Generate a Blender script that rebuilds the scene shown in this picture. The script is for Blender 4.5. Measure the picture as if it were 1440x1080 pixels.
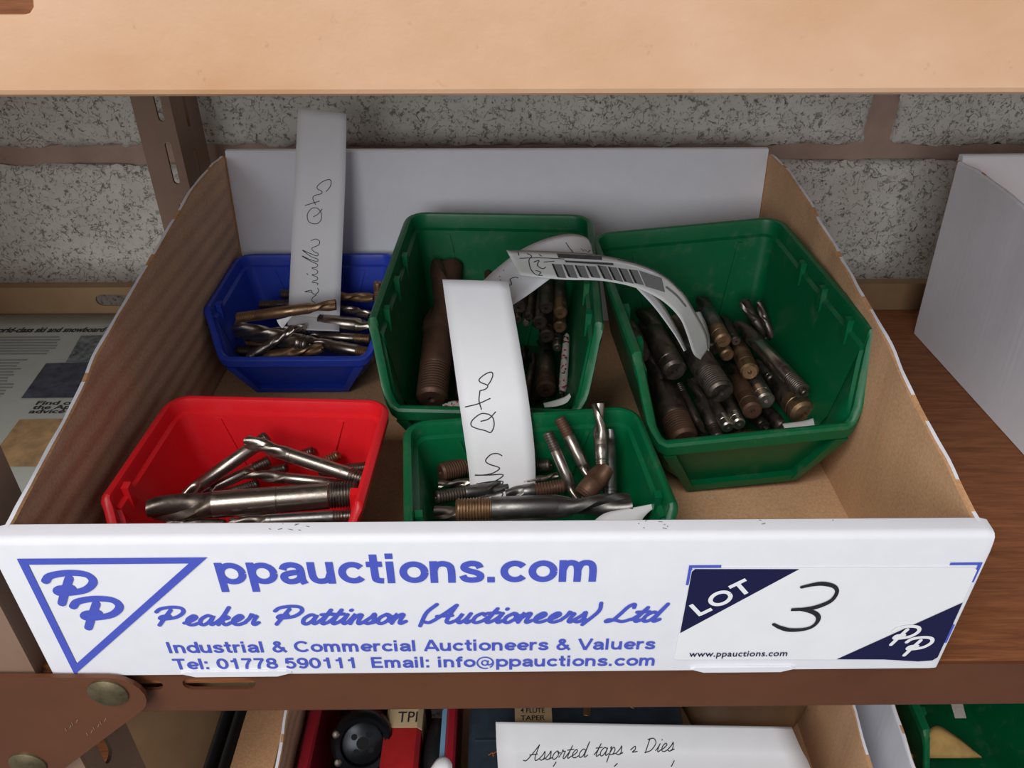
import bpy, bmesh, math, random
from mathutils import Vector, Matrix, noise
from mathutils.bvhtree import BVHTree

for o in list(bpy.data.objects):
    bpy.data.objects.remove(o)
SC = bpy.context.scene
COL = SC.collection
random.seed(4)

# ------------------------------------------------------------------ camera
F_PX, PITCH, YAW = 1115.61, 0.5871, 0.0103
CAM = Vector((0.0042, -0.2157, 0.2927))
FWD = Vector((math.sin(YAW) * math.cos(PITCH), math.cos(YAW) * math.cos(PITCH), -math.sin(PITCH)))
RIGHT = Vector((math.cos(YAW), -math.sin(YAW), 0))
UP = RIGHT.cross(FWD)
cd = bpy.data.cameras.new('camera')
cam = bpy.data.objects.new('camera', cd)
COL.objects.link(cam)
cd.sensor_width = 36
cd.lens = 36 * F_PX / 1440
cd.clip_start = 0.01
cam.matrix_world = Matrix((
    (RIGHT.x, UP.x, -FWD.x, CAM.x), (RIGHT.y, UP.y, -FWD.y, CAM.y),
    (RIGHT.z, UP.z, -FWD.z, CAM.z), (0, 0, 0, 1)))
SC.camera = cam

# ------------------------------------------------------------------ light
world = bpy.data.worlds.new('room_light')
SC.world = world
world.use_nodes = True
wb = world.node_tree.nodes['Background']
wb.inputs[0].default_value = (0.93, 0.96, 1.0, 1)
wb.inputs[1].default_value = 0.42

def area(name, loc, target, size, energy, colour):
    l = bpy.data.lights.new(name, 'AREA')
    l.size = size
    l.energy = energy
    l.color = colour
    o = bpy.data.objects.new(name, l)
    COL.objects.link(o)
    o.location = loc
    o.rotation_euler = (Vector(target) - Vector(loc)).to_track_quat('-Z', 'Y').to_euler()
    return o
area('workshop_window_light', (-0.62, -2.2, 0.92), (0, 0.2, 0.08), 1.2, 27.5, (0.97, 0.98, 1.0))
area('workshop_strip_light', (-0.55, -0.80, 1.35), (0, 0.05, 0.08), 0.7, 15.0, (1.0, 0.97, 0.93))

SC.view_settings.view_transform = 'Standard'
SC.view_settings.look = 'None'
SC.view_settings.exposure = 0.0
SC.view_settings.gamma = 1.0
SC.view_settings.use_curve_mapping = False

# ------------------------------------------------------------------ pixel helpers (a pixel is only a direction)
def ray(p):
    return FWD + RIGHT * ((p[0] - 720) / F_PX) - UP * ((p[1] - 540) / F_PX)
def atz(p, z):
    d = ray(p); return CAM + d * ((z - CAM.z) / d.z)
def aty(p, y):
    d = ray(p); return CAM + d * ((y - CAM.y) / d.y)
def depth(P):
    return (Vector(P) - CAM).dot(FWD)

# ------------------------------------------------------------------ materials
def lin(c):
    return tuple(((v / 255) / 12.92 if v / 255 < 0.04045 else ((v / 255 + 0.055) / 1.055) ** 2.4) for v in c) + (1,)

class NT:
    def __init__(s, name, rough=0.6, metal=0.0, spec=0.4):
        s.m = bpy.data.materials.new(name)
        s.m.use_nodes = True
        s.t = s.m.node_tree
        s.b = s.t.nodes['Principled BSDF']
        s.b.inputs['Roughness'].default_value = rough
        s.b.inputs['Metallic'].default_value = metal
        s.b.inputs['Specular IOR Level'].default_value = spec
        s.tc = s.t.nodes.new('ShaderNodeTexCoord')
    def n(s, typ, **kw):
        x = s.t.nodes.new(typ)
        for k, v in kw.items():
            setattr(x, k, v)
        return x
    def link(s, a, b):
        s.t.links.new(a, b)
    def mapped(s, scale=(1, 1, 1), coord='Object'):
        mp = s.n('ShaderNodeMapping')
        mp.inputs['Scale'].default_value = scale
        s.link(s.tc.outputs[coord], mp.inputs['Vector'])
        return mp.outputs[0]
    def noise(s, scale, detail=4, rough=0.6, vec=None, dist=0.0):
        x = s.n('ShaderNodeTexNoise')
        x.inputs['Scale'].default_value = scale
        x.inputs['Detail'].default_value = detail
        x.inputs['Roughness'].default_value = rough
        x.inputs['Distortion'].default_value = dist
        s.link(vec if vec is not None else s.mapped(), x.inputs['Vector'])
        return x.outputs['Fac']
    def ramp(s, fac, stops):
        r = s.n('ShaderNodeValToRGB')
        e = r.color_ramp.elements
        while len(e) < len(stops):
            e.new(0.5)
        for i, (p, c) in enumerate(stops):
            e[i].position = p
            e[i].color = c if len(c) == 4 else tuple(c) + (1,)
        s.link(fac, r.inputs[0])
        return r.outputs[0]
    def mix(s, fac, a, b, mode='MIX'):
        x = s.n('ShaderNodeMix', data_type='RGBA', blend_type=mode)
        for sock, v in ((x.inputs[0], fac), (x.inputs[6], a), (x.inputs[7], b)):
            if hasattr(v, 'is_output'):
                s.link(v, sock)
            else:
                sock.default_value = v
        return x.outputs[2]
    def colour(s, c):
        if hasattr(c, 'is_output'):
            s.link(c, s.b.inputs['Base Color'])
        else:
            s.b.inputs['Base Color'].default_value = c
    def bump(s, fac, strength=0.3, dist=0.001):
        b = s.n('ShaderNodeBump')
        b.inputs['Strength'].default_value = strength
        b.inputs['Distance'].default_value = dist
        s.link(fac, b.inputs['Height'])
        s.link(b.outputs[0], s.b.inputs['Normal'])

K0 = (0, 0, 0, 1); W1 = (1, 1, 1, 1)
M = {}
def simple(name, c, rough=0.6, metal=0.0, spec=0.4, var=0.0, vscale=60):
    t = NT(name, rough, metal, spec)
    if var:
        f = t.noise(vscale)
        dark = tuple(v * (1 - var) for v in lin(c)[:3]) + (1,)
        lite = tuple(min(1, v * (1 + var)) for v in lin(c)[:3]) + (1,)
        t.colour(t.ramp(f, [(0.3, dark), (0.7, lite)]))
    else:
        t.colour(lin(c))
    M[name] = t.m
    return t.m

simple('white_board', (226, 226, 232), 0.6, var=0.02, vscale=90)
simple('paper', (232, 232, 235), 0.8, var=0.02)
simple('newsprint', (160, 163, 156), 0.9, var=0.04)
simple('dim_paper', (210, 212, 210), 0.85, var=0.03)
simple('print_blue', (74, 88, 190), 0.65, var=0.05, vscale=300)
simple('print_navy', (22, 22, 66), 0.4)
simple('print_white', (235, 235, 238), 0.5)
simple('ink', (40, 40, 46), 0.7)
simple('marker', (36, 36, 40), 0.5, var=0.4, vscale=400)
simple('print_grey', (70, 70, 72), 0.8, var=0.3, vscale=500)
simple('print_lines', (120, 122, 122), 0.85)
simple('print_red', (190, 50, 60), 0.7)
simple('photo_dark', (60, 64, 76), 0.8, var=0.5, vscale=120)
simple('photo_snow', (96, 102, 104), 0.8, var=0.7, vscale=200)
simple('photo_sunset', (150, 120, 84), 0.8, var=0.35, vscale=80)
simple('black_steel', (40, 42, 46), 0.3, 0.7)
simple('black_rubber', (26, 26, 28), 0.5)
simple('red_case', (150, 30, 44), 0.35)
simple('red_card', (165, 34, 36), 0.4, var=0.15)
simple('cream_label', (205, 180, 140), 0.7)
simple('dark_case', (44, 56, 66), 0.45, var=0.3)
simple('orange_print', (190, 96, 40), 0.6)
simple('blue_edge', (120, 160, 190), 0.6)
simple('floor_concrete', (120, 118, 114), 0.9, var=0.1, vscale=8)
simple('hole_dark', (18, 17, 16), 0.9)
simple('yellow_brown', (172, 138, 82), 0.8, var=0.3)

def kraft(name, c, ridges=False):
    t = NT(name, 0.85, 0, 0.15)
    f = t.noise(35, 5, 0.65)
    f2 = t.noise(700, 2, 0.7)
    base = t.ramp(f, [(0.25, tuple(v * 0.9 for v in lin(c)[:3])), (0.75, tuple(v * 1.08 for v in lin(c)[:3]))])
    col = t.mix(0.12, base, t.ramp(f2, [(0.35, K0), (0.65, W1)]), 'OVERLAY')
    t.colour(col)
    if ridges:
        wv = t.n('ShaderNodeTexWave', wave_type='BANDS', bands_direction='Z')
        wv.inputs['Scale'].default_value = 28
        wv.inputs['Distortion'].default_value = 0.6
        t.link(t.mapped(), wv.inputs['Vector'])
        t.bump(wv.outputs['Fac'], 0.6, 0.0016)
    else:
        t.bump(f2, 0.15, 0.0004)
    M[name] = t.m
kraft('kraft', (210, 168, 130))
kraft('kraft_ridged', (206, 168, 140), True)
kraft('kraft_edge', (196, 150, 110))

def plastic(name, c, dust):
    t = NT(name, 0.36, 0, 0.45)
    f = t.noise(55, 6, 0.7)
    f2 = t.noise(900, 2, 0.6)
    m = t.ramp(f, [(0.56, K0), (0.85, (dust, dust, dust, 1))])
    dark = tuple(v * 0.85 for v in lin(c)[:3]) + (1,)
    t.colour(t.mix(m, t.mix(f2, dark, lin(c)), lin((150, 140, 120))))
    t.link(t.ramp(f, [(0.3, (0.3, 0.3, 0.3, 1)), (0.8, (0.52, 0.52, 0.52, 1))]), t.b.inputs['Roughness'])
    t.bump(f2, 0.05, 0.0003)
    M[name] = t.m
plastic('green_plastic', (0, 100, 58), 0.3)
plastic('blue_plastic', (44, 72, 190), 0.12)
plastic('red_plastic', (236, 32, 42), 0.05)

def steel(name, c, rust, rc, rough):
    t = NT(name, rough, 0.92, 0.5)
    f = t.noise(140, 5, 0.7)
    fs = t.noise(900, 3, 0.6)
    m = t.ramp(f, [(max(0.0, 0.62 - rust * 0.5), K0), (0.95 - rust * 0.35, W1)])
    dk = tuple(v * 0.72 for v in lin(c)[:3]) + (1,)
    t.colour(t.mix(m, t.mix(fs, dk, lin(c)), lin(rc)))
    rr = t.ramp(m, [(0.0, (rough,) * 3 + (1,)), (1.0, (0.7, 0.7, 0.7, 1))])
    t.link(rr, t.b.inputs['Roughness'])
    mt = t.ramp(m, [(0.0, (0.95,) * 3 + (1,)), (1.0, (0.45, 0.45, 0.45, 1))])
    t.link(mt, t.b.inputs['Metallic'])
    t.bump(fs, 0.12, 0.0003)
    M[name] = t.m
steel('steel', (176, 166, 156), 0.12, (96, 76, 62), 0.28)
steel('steel_dark', (122, 112, 104), 0.4, (72, 58, 48), 0.36)
steel('steel_grey', (132, 130, 128), 0.2, (86, 80, 74), 0.38)
steel('steel_rusty', (128, 104, 90), 0.75, (96, 64, 46), 0.42)
steel('steel_tan', (168, 138, 108), 0.5, (130, 96, 66), 0.36)
steel('steel_bright', (216, 206, 194), 0.04, (150, 130, 110), 0.32)
steel('rivet', (130, 118, 92), 0.5, (96, 84, 60), 0.4)

def paint(name, c, c2, rough=0.4, scale=14, streak=(1, 1, 1)):
    t = NT(name, rough, 0, 0.4)
    f = t.noise(scale, 5, 0.6, t.mapped(streak))
    f2 = t.noise(500, 2, 0.6)
    sp = t.noise(170, 3, 0.7)
    col = t.ramp(f, [(0.32, lin(c2)), (0.62, lin(c))])
    col = t.mix(t.ramp(sp, [(0.66, K0), (0.8, (0.35, 0.35, 0.35, 1))]), col, lin(tuple(v * 0.55 for v in c2)))
    t.colour(col)
    t.bump(f2, 0.12, 0.0004)
    M[name] = t.m
paint('tan_paint', (216, 178, 148), (196, 150, 110), 0.42, 9, (0.8, 1, 1.3))
paint('brown_paint', (99, 60, 39), (88, 52, 34), 0.45)
paint('post_paint', (138, 110, 92), (124, 98, 82), 0.5)
paint('rail_paint', (136, 108, 78), (120, 92, 66), 0.55)

def wood():
    t = NT('board_wood', 0.55, 0, 0.3)
    v = t.mapped((3, 40, 40))
    f = t.noise(9, 6, 0.65, v, 0.6)
    f2 = t.noise(40, 4, 0.7, t.mapped((2, 30, 30)))
    c = t.ramp(f, [(0.25, lin((92, 52, 28))), (0.5, lin((126, 76, 44))), (0.75, lin((150, 96, 58)))])
    t.colour(t.mix(t.ramp(f2, [(0.55, K0), (0.8, (0.5, 0.5, 0.5, 1))]), c, lin((66, 36, 20))))
    t.bump(f2, 0.15, 0.0005)
    M['board_wood'] = t.m
wood()

def block_mat():
    t = NT('painted_block', 0.8, 0, 0.25)
    f = t.noise(95, 6, 0.72, dist=0.8)
    f2 = t.noise(260, 4, 0.7)
    v = t.n('ShaderNodeTexVoronoi', feature='DISTANCE_TO_EDGE')
    v.inputs['Scale'].default_value = 120
    wv = t.n('ShaderNodeVectorMath', operation='ADD')
    nz = t.n('ShaderNodeTexNoise'); nz.inputs['Scale'].default_value = 60; nz.inputs['Detail'].default_value = 4
    sc = t.n('ShaderNodeVectorMath', operation='SCALE'); sc.inputs['Scale'].default_value = 0.03
    mp = t.mapped()
    t.link(mp, nz.inputs['Vector']); t.link(nz.outputs['Color'], sc.inputs[0])
    t.link(mp, wv.inputs[0]); t.link(sc.outputs[0], wv.inputs[1]); t.link(wv.outputs[0], v.inputs['Vector'])
    crack = t.ramp(v.outputs['Distance'], [(0.0, W1), (0.06, K0)])
    gate = t.ramp(f, [(0.5, K0), (0.6, (.8, .8, .8, 1))])
    pit = t.mix(1.0, crack, gate, 'MULTIPLY')
    pit2 = t.ramp(f2, [(0.57, K0), (0.66, (0.75, 0.75, 0.75, 1))])
    pit3 = t.ramp(t.noise(130, 5, 0.75, dist=1.5), [(0.6, K0), (0.67, (0.95, 0.95, 0.95, 1))])
    pits = t.mix(1.0, t.mix(1.0, pit, pit2, 'LIGHTEN'), pit3, 'LIGHTEN')
    base = t.ramp(t.noise(16, 4), [(0.3, lin((196, 190, 180))), (0.7, lin((216, 212, 204)))])
    t.colour(t.mix(pits, base, lin((96, 84, 74))))
    inv = t.n('ShaderNodeInvert'); t.link(pits, inv.inputs['Color'])
    t.bump(inv.outputs[0], 0.6, 0.002)
    M['painted_block'] = t.m
block_mat()
paint('mortar', (176, 150, 136), (160, 134, 120), 0.9, 30)

def red_print_paper():
    t = NT('printed_wrap', 0.8, 0, 0.2)
    f = t.noise(420, 2, 0.5, t.mapped((1, 1, 1)))
    f2 = t.noise(300, 2, 0.5, t.mapped((1.3, 1, 0.7)))
    c = t.mix(t.ramp(f, [(0.58, K0), (0.6, W1)]), lin((205, 198, 192)), lin((178, 60, 66)))
    t.colour(t.mix(t.ramp(f2, [(0.63, K0), (0.65, W1)]), c, lin((60, 56, 56))))
    M['printed_wrap'] = t.m
red_print_paper()

# ------------------------------------------------------------------ object helpers
def tag(o, label=None, cat=None, group=None, kind=None):
    if label: o['label'] = label
    if cat: o['category'] = cat
    if group: o['group'] = group
    if kind: o['kind'] = kind
    return o
def link(name, me, mats, parent=None):
    o = bpy.data.objects.new(name, me)
    COL.objects.link(o)
    for m in (mats if isinstance(mats, (list, tuple)) else [mats]):
        me.materials.append(M[m])
    if parent:
        o.parent = parent
    return o
def mesh(name, verts, faces, mats, parent=None, smooth=None, midx=None):
    me = bpy.data.meshes.new(name)
    me.from_pydata([tuple(v) for v in verts], [], faces)
    bm = bmesh.new(); bm.from_mesh(me)
    if midx is None:
        bmesh.ops.recalc_face_normals(bm, faces=bm.faces)
    bm.to_mesh(me); bm.free()
    if midx is not None:
        for p, i in zip(me.polygons, midx):
            p.material_index = i
    if smooth is not None:
        for p in me.polygons: p.use_smooth = True
        me.set_sharp_from_angle(angle=math.radians(smooth))
    return link(name, me, mats, parent)
def empty(name, loc, rot=(0, 0, 0)):
    o = bpy.data.objects.new(name, None)
    o.empty_display_size = 0.01
    COL.objects.link(o)
    o.location = loc
    o.rotation_euler = rot
    return o
class MB:
    def __init__(s): s.v = []; s.f = []
    def add(s, vs, fs):
        k = len(s.v); s.v += [tuple(v) for v in vs]; s.f += [tuple(i + k for i in f) for f in fs]
    def box(s, x0, x1, y0, y1, z0, z1):
        s.add([(x, y, z) for z in (z0, z1) for y in (y0, y1) for x in (x0, x1)],
              [(0, 2, 3, 1), (4, 5, 7, 6), (0, 1, 5, 4), (2, 6, 7, 3), (0, 4, 6, 2), (1, 3, 7, 5)])
    def hexa(s, p):      # eight points: bottom ring 0-3, top ring 4-7
        s.add(p, [(0, 3, 2, 1), (4, 5, 6, 7), (0, 1, 5, 4), (1, 2, 6, 5), (2, 3, 7, 6), (3, 0, 4, 7)])
    def lathe(s, prof, seg=20, mat=Matrix.Identity(4), cap=True):   # prof (x along axis, r)
        k = len(s.v)
        for x, r in prof:
            for i in range(seg):
                a = 2 * math.pi * i / seg
                s.v.append(tuple(mat @ Vector((x, r * math.cos(a), r * math.sin(a)))))
        for j in range(len(prof) - 1):
            for i in range(seg):
                i2 = (i + 1) % seg
                s.f.append((k + j * seg + i, k + j * seg + i2, k + (j + 1) * seg + i2, k + (j + 1) * seg + i))
        if cap:
            s.f.append(tuple(k + i for i in range(seg)))
            e = k + (len(prof) - 1) * seg
            s.f.append(tuple(e + seg - 1 - i for i in range(seg)))
    def prism(s, poly, fn, d0, d1):   # poly 2-D, fn(u,v,d) -> 3-D
        n = len(poly)
        s.add([fn(u, v, d0) for u, v in poly] + [fn(u, v, d1) for u, v in poly],
              [tuple(range(n)), tuple(reversed(range(n, 2 * n)))] + [(i, (i + 1) % n, n + (i + 1) % n, n + i) for i in range(n)])
    def build(s, name, mats, parent=None, smooth=None):
        return mesh(name, s.v, s.f, mats, parent, smooth, [0] * len(s.f) if getattr(s, 'flat', False) else None)

def catmull(P, n=6):
    P = [Vector(p) for p in P]
    if len(P) < 3:
        return [P[0].lerp(P[-1], i / n) for i in range(n + 1)]
    out = []
    for i in range(len(P) - 1):
        p1, p2 = P[i], P[i + 1]
        p0 = P[i - 1] if i else p1 * 2 - p2
        p3 = P[i + 2] if i + 2 < len(P) else p2 * 2 - p1
        for k in range(n):
            t = k / n
            out.append(0.5 * ((2 * p1) + (p2 - p0) * t + (2 * p0 - 5 * p1 + 4 * p2 - p3) * t * t + (3 * p1 - p0 - 3 * p2 + p3) * t ** 3))
    out.append(P[-1])
    return out
def ribbon(mb, pts, normals, width, caps=True):
    """flat inked stroke lying on a surface; width may be a list"""
    n = len(pts)
    if n < 2: return
    mb.flat = True
    mb.lift = getattr(mb, 'lift', 0) + 1.5e-6
    pts = [p + normals[i] * (mb.lift + 1e-7 * i) for i, p in enumerate(pts)]
    w = width if isinstance(width, list) else [width] * n
    vs = []
    for i in range(n):
        d = (pts[min(i + 1, n - 1)] - pts[max(i - 1, 0)])
        if d.length < 1e-9: d = Vector((1, 0, 0))
        nn = normals[i]
        s = nn.cross(d.normalized()) * (w[i] / 2)
        vs += [pts[i] + s, pts[i] - s]
    mb.add(vs, [(2 * i, 2 * i + 1, 2 * i + 3, 2 * i + 2) for i in range(n - 1)])
    for e in (0, n - 1) if caps else ():      # round ends
        nn = normals[e]
        c = pts[e] + nn * (7e-7 if e else -7e-7)
        a = nn.orthogonal().normalized(); b = nn.cross(a)
        r = w[e] / 2
        ring = [c + a * (r * math.cos(k * math.pi / 4)) + b * (r * math.sin(k * math.pi / 4)) for k in range(8)]
        mb.add(ring, [tuple(range(8))])

# text in the built-in sans face, emboldened
def text_mesh(body, bold=0.0, space=1.0):
    cu = bpy.data.curves.new('t', 'FONT')
    cu.body = body
    cu.offset = bold
    cu.space_character = space
    cu.resolution_u = 4
    o = bpy.data.objects.new('t', cu)
    COL.objects.link(o)
    dg = bpy.context.evaluated_depsgraph_get()
    me = bpy.data.meshes.new_from_object(o.evaluated_get(dg))
    bpy.data.objects.remove(o)
    vs = [v.co.copy() for v in me.vertices]
    fs = [tuple(p.vertices) for p in me.polygons]
    bpy.data.meshes.remove(me)
    return vs, fs
def cap_height():
    vs, _ = text_mesh('I')
    return max(v.y for v in vs)
CAPH = cap_height()
def text_on(name, body, fn, u0, u1, vbase, cap, mat, parent, bold=0.02, space=1.0):
    """fn(u,v) -> world/local point; text spans u0..u1, baseline vbase, capital height cap"""
    vs, fs = text_mesh(body, bold, space)
    x0 = min(v.x for v in vs); x1 = max(v.x for v in vs)
    k = cap / CAPH
    return mesh(name, [fn(u0 + (v.x - x0) / (x1 - x0) * (u1 - u0), vbase + v.y * k) for v in vs], fs, mat, parent)

# monoline script alphabet: (advance, strokes)
G = {
 'e': (.82, [[(0, .2), (.35, .42), (.58, .78), (.4, 1.0), (.14, .62), (.2, .14), (.5, 0), (.85, .22)]]),
 'a': (.95, [[(.66, .86), (.38, 1), (.08, .6), (.12, .1), (.36, .02), (.6, .4), (.72, .95), (.66, .3), (.76, .02), (.98, .22)]]),
 'k': (.85, [[(0, .2), (.3, .8), (.5, 1.85)], [(.5, 1.85), (.2, 0)], [(.24, .4), (.5, .85), (.66, .72), (.34, .5), (.5, .08), (.66, 0), (.88, .22)]]),
 'r': (.75, [[(0, .2), (.2, .7), (.24, 1.1), (.36, .88), (.56, .9), (.5, .5), (.5, .1), (.64, 0), (.8, .22)]]),
 't': (.6, [[(0, .2), (.28, .8), (.45, 1.5)], [(.45, 1.5), (.24, .3), (.34, 0), (.62, .22)], [(.02, 1.0), (.7, 1.06)]]),
 'i': (.52, [[(0, .2), (.2, .6), (.3, 1)], [(.3, 1), (.22, .3), (.32, 0), (.55, .22)], [(.4, 1.42), (.43, 1.48)]]),
 'n': (.9, [[(0, .2), (.15, .7), (.22, 1), (.16, 0)], [(.18, .4), (.42, .92), (.6, .92), (.57, .4), (.6, .05), (.72, 0), (.92, .22)]]),
 's': (.68, [[(0, .2), (.3, .7), (.4, 1.05), (.5, .6), (.5, .2), (.28, 0), (.06, .1)], [(.42, .05), (.72, .22)]]),
 'o': (.8, [[(.42, 1), (.12, .6), (.15, .1), (.4, 0), (.66, .4), (.6, .88), (.42, 1)], [(.5, .95), (.62, .72), (.85, .75)]]),
 'u': (.9, [[(0, .2), (.15, .6), (.2, 1), (.13, .3), (.3, 0), (.55, .4), (.66, 1)], [(.66, 1), (.6, .3), (.7, 0), (.92, .22)]]),
 'c': (.68, [[(.6, .8), (.44, 1), (.15, .7), (.12, .2), (.36, 0), (.7, .22)]]),
 'd': (1.0, [[(.62, .86), (.36, 1), (.08, .6), (.12, .1), (.36, .02), (.6, .4), (.84, 1.85)], [(.84, 1.85), (.68, .3), (.78, 0), (1.02, .22)]]),
 'p': (.9, [[(.1, .9), (.2, .95), (.1, -.8)], [(.16, .3), (.4, .95), (.65, .7), (.55, .15), (.25, .08)], [(.5, .1), (.9, .22)]]),
 'P': (1.75, [[(0, 1.42), (.2, 1.75), (.8, 1.92), (1.35, 1.8), (1.52, 1.35), (1.2, .85), (.55, .66), (.3, .72), (.4, .95), (.8, 1.0)], [(.78, 1.6), (.56, .8), (.36, 0)]]),
 'A': (1.5, [[(-.25, .12), (.1, .1), (.6, .9), (1.1, 1.9)], [(1.1, 1.9), (1.0, .9), (1.0, .2), (1.2, 0), (1.45, .2)], [(.3, .72), (1.15, .8)]]),
 'L': (1.3, [[(.95, 1.5), (.85, 1.85), (.6, 1.6), (.42, .8), (.22, .15), (-.12, 0), (0, .22), (.4, .15), (.85, 0), (1.25, .25)]]),
 'D': (1.3, [[(.3, 1.7), (.2, 0)], [(.1, 1.6), (.7, 1.7), (1.1, 1.1), (.8, .3), (.15, .02)]]),
 '&': (.9, [[(.1, .5), (.5, .9), (.6, .5), (.35, .2), (.9, .25)]]),
 '(': (.6, [[(.55, 2.0), (.2, 1.1), (.22, -.3)]]),
 ')': (.6, [[(.25, 2.0), (.42, 1.1), (0, -.3)]]),
 ' ': (.75, []),
}
def E_(cx, cy, rx, ry, a0=0, a1=360, n=14):
    return [(cx + rx * math.cos(math.radians(a0 + (a1 - a0) * i / n)), cy + ry * math.sin(math.radians(a0 + (a1 - a0) * i / n))) for i in range(n + 1)]
SANS = {
 'o': (1.1, [E_(.55, .5, .42, .375)]), 'c': (1.02, [E_(.55, .5, .42, .375, 38, 322)]),
 'p': (1.14, [[(.14, -.36), (.14, 1)], E_(.57, .5, .42, .375)]), 'd': (1.12, [[(.97, 0), (.97, 1.36)], E_(.54, .5, .41, .375)]),
 'a': (1.04, [[(.14, .66), (.24, .82), (.5, .885), (.76, .8), (.83, .6), (.83, .2), (.92, 0)], [(.83, .55), (.5, .52), (.2, .43), (.14, .26), (.28, .12), (.55, .13), (.76, .26), (.83, .45)]]),
 'u': (1.1, [[(.14, 1), (.14, .4), (.24, .17), (.48, .115), (.72, .2), (.84, .45)], [(.86, 1), (.86, 0)]]),
 't': (.68, [[(.3, 1.32), (.3, .35), (.36, .15), (.62, .11)], [(0, .88), (.62, .88)]]),
 'i': (.44, [[(.15, 0), (.15, 1)], [(.15, 1.12), (.15, 1.36)]]), 'l': (.44, [[(.15, 0), (.15, 1.36)]]), 'I': (.5, [[(.18, 0), (.18, 1.36)]]),
 'n': (1.08, [[(.14, 0), (.14, 1)], [(.14, .55), (.25, .8), (.5, .885), (.75, .8), (.83, .55), (.83, 0)]]),
 'm': (1.6, [[(.14, 0), (.14, 1)], [(.14, .55), (.25, .8), (.43, .885), (.64, .82), (.72, .55), (.72, 0)], [(.72, .55), (.83, .8), (1.02, .885), (1.24, .82), (1.32, .55), (1.32, 0)]]),
 's': (.98, [[(.8, .68), (.7, .84), (.45, .885), (.22, .81), (.18, .66), (.36, .55), (.62, .47), (.8, .34), (.74, .17), (.46, .115), (.2, .17), (.1, .33)]]),
 'r': (.72, [[(.14, 0), (.14, 1)], [(.14, .5), (.24, .78), (.45, .88), (.66, .87)]]), 'e': (1.06, [[(.14, .49), (.95, .49)], E_(.55, .5, .41, .375, 0, 318)]),
 '.': (.46, [[(.15, 0), (.15, .26)]]), ':': (.46, [[(.15, 0), (.15, .26)], [(.15, .74), (.15, 1)]]), ' ': (.5, []),
 '&': (1.36, [[(1.24, .02), (.42, .92), (.34, 1.12), (.5, 1.26), (.72, 1.18), (.72, .98), (.34, .68), (.16, .42), (.25, .17), (.54, .1), (.86, .26), (1.08, .62)]]),
 'C': (1.42, [E_(.74, .68, .6, .56, 40, 320)]), 'O': (1.55, [E_(.76, .68, .62, .56)]), '0': (1.06, [E_(.52, .68, .4, .56)]),
 'A': (1.36, [[(.08, 0), (.66, 1.36)], [(.68, 1.36), (1.27, 0)], [(.3, .38), (1.05, .38)]]), 'V': (1.28, [[(.08, 1.36), (.64, 0)], [(.66, 0), (1.22, 1.36)]]),
 'T': (1.14, [[(0, 1.24), (1.12, 1.24)], [(.56, 1.24), (.56, 0)]]), 'L': (1.02, [[(.16, 0), (.16, 1.36)], [(.16, .12), (.98, .12)]]),
 'E': (1.16, [[(.16, 0), (.16, 1.36)], [(.16, 1.24), (1.02, 1.24)], [(.16, .7), (.96, .7)], [(.16, .12), (1.06, .12)]]),
 '1': (1.06, [[(.62, 0), (.62, 1.36)], [(.6, 1.1), (.44, 1.02), (.2, .98)]]), '7': (1.06, [[(.08, 1.24), (.96, 1.24)], [(.92, 1.2), (.62, .8), (.44, .4), (.38, 0)]]),
 '8': (1.06, [E_(.52, .98, .34, .27), E_(.52, .4, .4, .29)]), '9': (1.06, [E_(.52, .9, .38, .34), [(.9, .9), (.88, .5), (.72, .2), (.46, .115), (.16, .26)]]),
 '5': (1.06, [[(.9, 1.24), (.28, 1.24)], [(.28, 1.3), (.19, .66)], [(.19, .68), (.42, .84), (.68, .8), (.88, .58), (.86, .33), (.64, .13), (.38, .12), (.12, .3)]]),
 'f': (.64, [[(.26, 0), (.26, .95), (.34, 1.19), (.62, 1.25)], [(0, .88), (.6, .88)]]), 'w': (1.5, [[(.06, 1), (.38, 0)], [(.38, 0), (.72, 1)], [(.72, 1), (1.06, 0)], [(1.06, 0), (1.4, 1)]]),
 '@': (1.75, [E_(.82, .52, .74, .72, -55, 290, 22), E_(.78, .52, .28, .3), [(1.12, .82), (1.02, .36), (1.2, .26), (1.44, .42), (1.54, .6)]]),
}
def sans_on(name, body, fn, normal, u0, u1, vbase, xh, weight, mat, parent):
    x = 0; st = []
    for ch in body:
        adv, ss = SANS[ch]
        for s in ss: st.append(([(x + a, b) for a, b in s], 0.55 if ch == '@' else 1.0))
        x += adv + .08
    xs = [p[0] for s, _ in st for p in s]
    a, b = min(xs), max(xs)
    h = weight * xh / 2
    mb = MB()
    for s, k in st:
        pts = [fn(u0 + h + (px - a) / (b - a) * (u1 - u0 - 2 * h), vbase + py * xh) for px, py in s]
        if len(pts) > 2: pts = catmull(pts, 4)
        ribbon(mb, pts, [normal] * len(pts), weight * xh * k, False)
    return mb.build(name, mat, parent)
def script_strokes(body, slant=0.3):
    x = 0; out = []
    for ch in body:
        adv, st = G[ch]
        for s in st:
            out.append([(x + px + slant * py, py) for px, py in s])
        x += adv
    return out
def script_on(name, body, fn, normal, u0, u1, vbase, xh, width, mat, parent, slant=0.3, jitter=0):
    st = script_strokes(body, slant)
    xs = [p[0] for s in st for p in s]
    a, b = min(xs), max(xs)
    mb = MB()
    for s in st:
        pts = [fn(u0 + (px - a) / (b - a) * (u1 - u0), vbase + py * xh + jitter * math.sin(px * 2.3)) for px, py in s]
        pts = catmull(pts, 5)
        ribbon(mb, pts, [normal] * len(pts), width)
    return mb.build(name, mat, parent)

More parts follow.
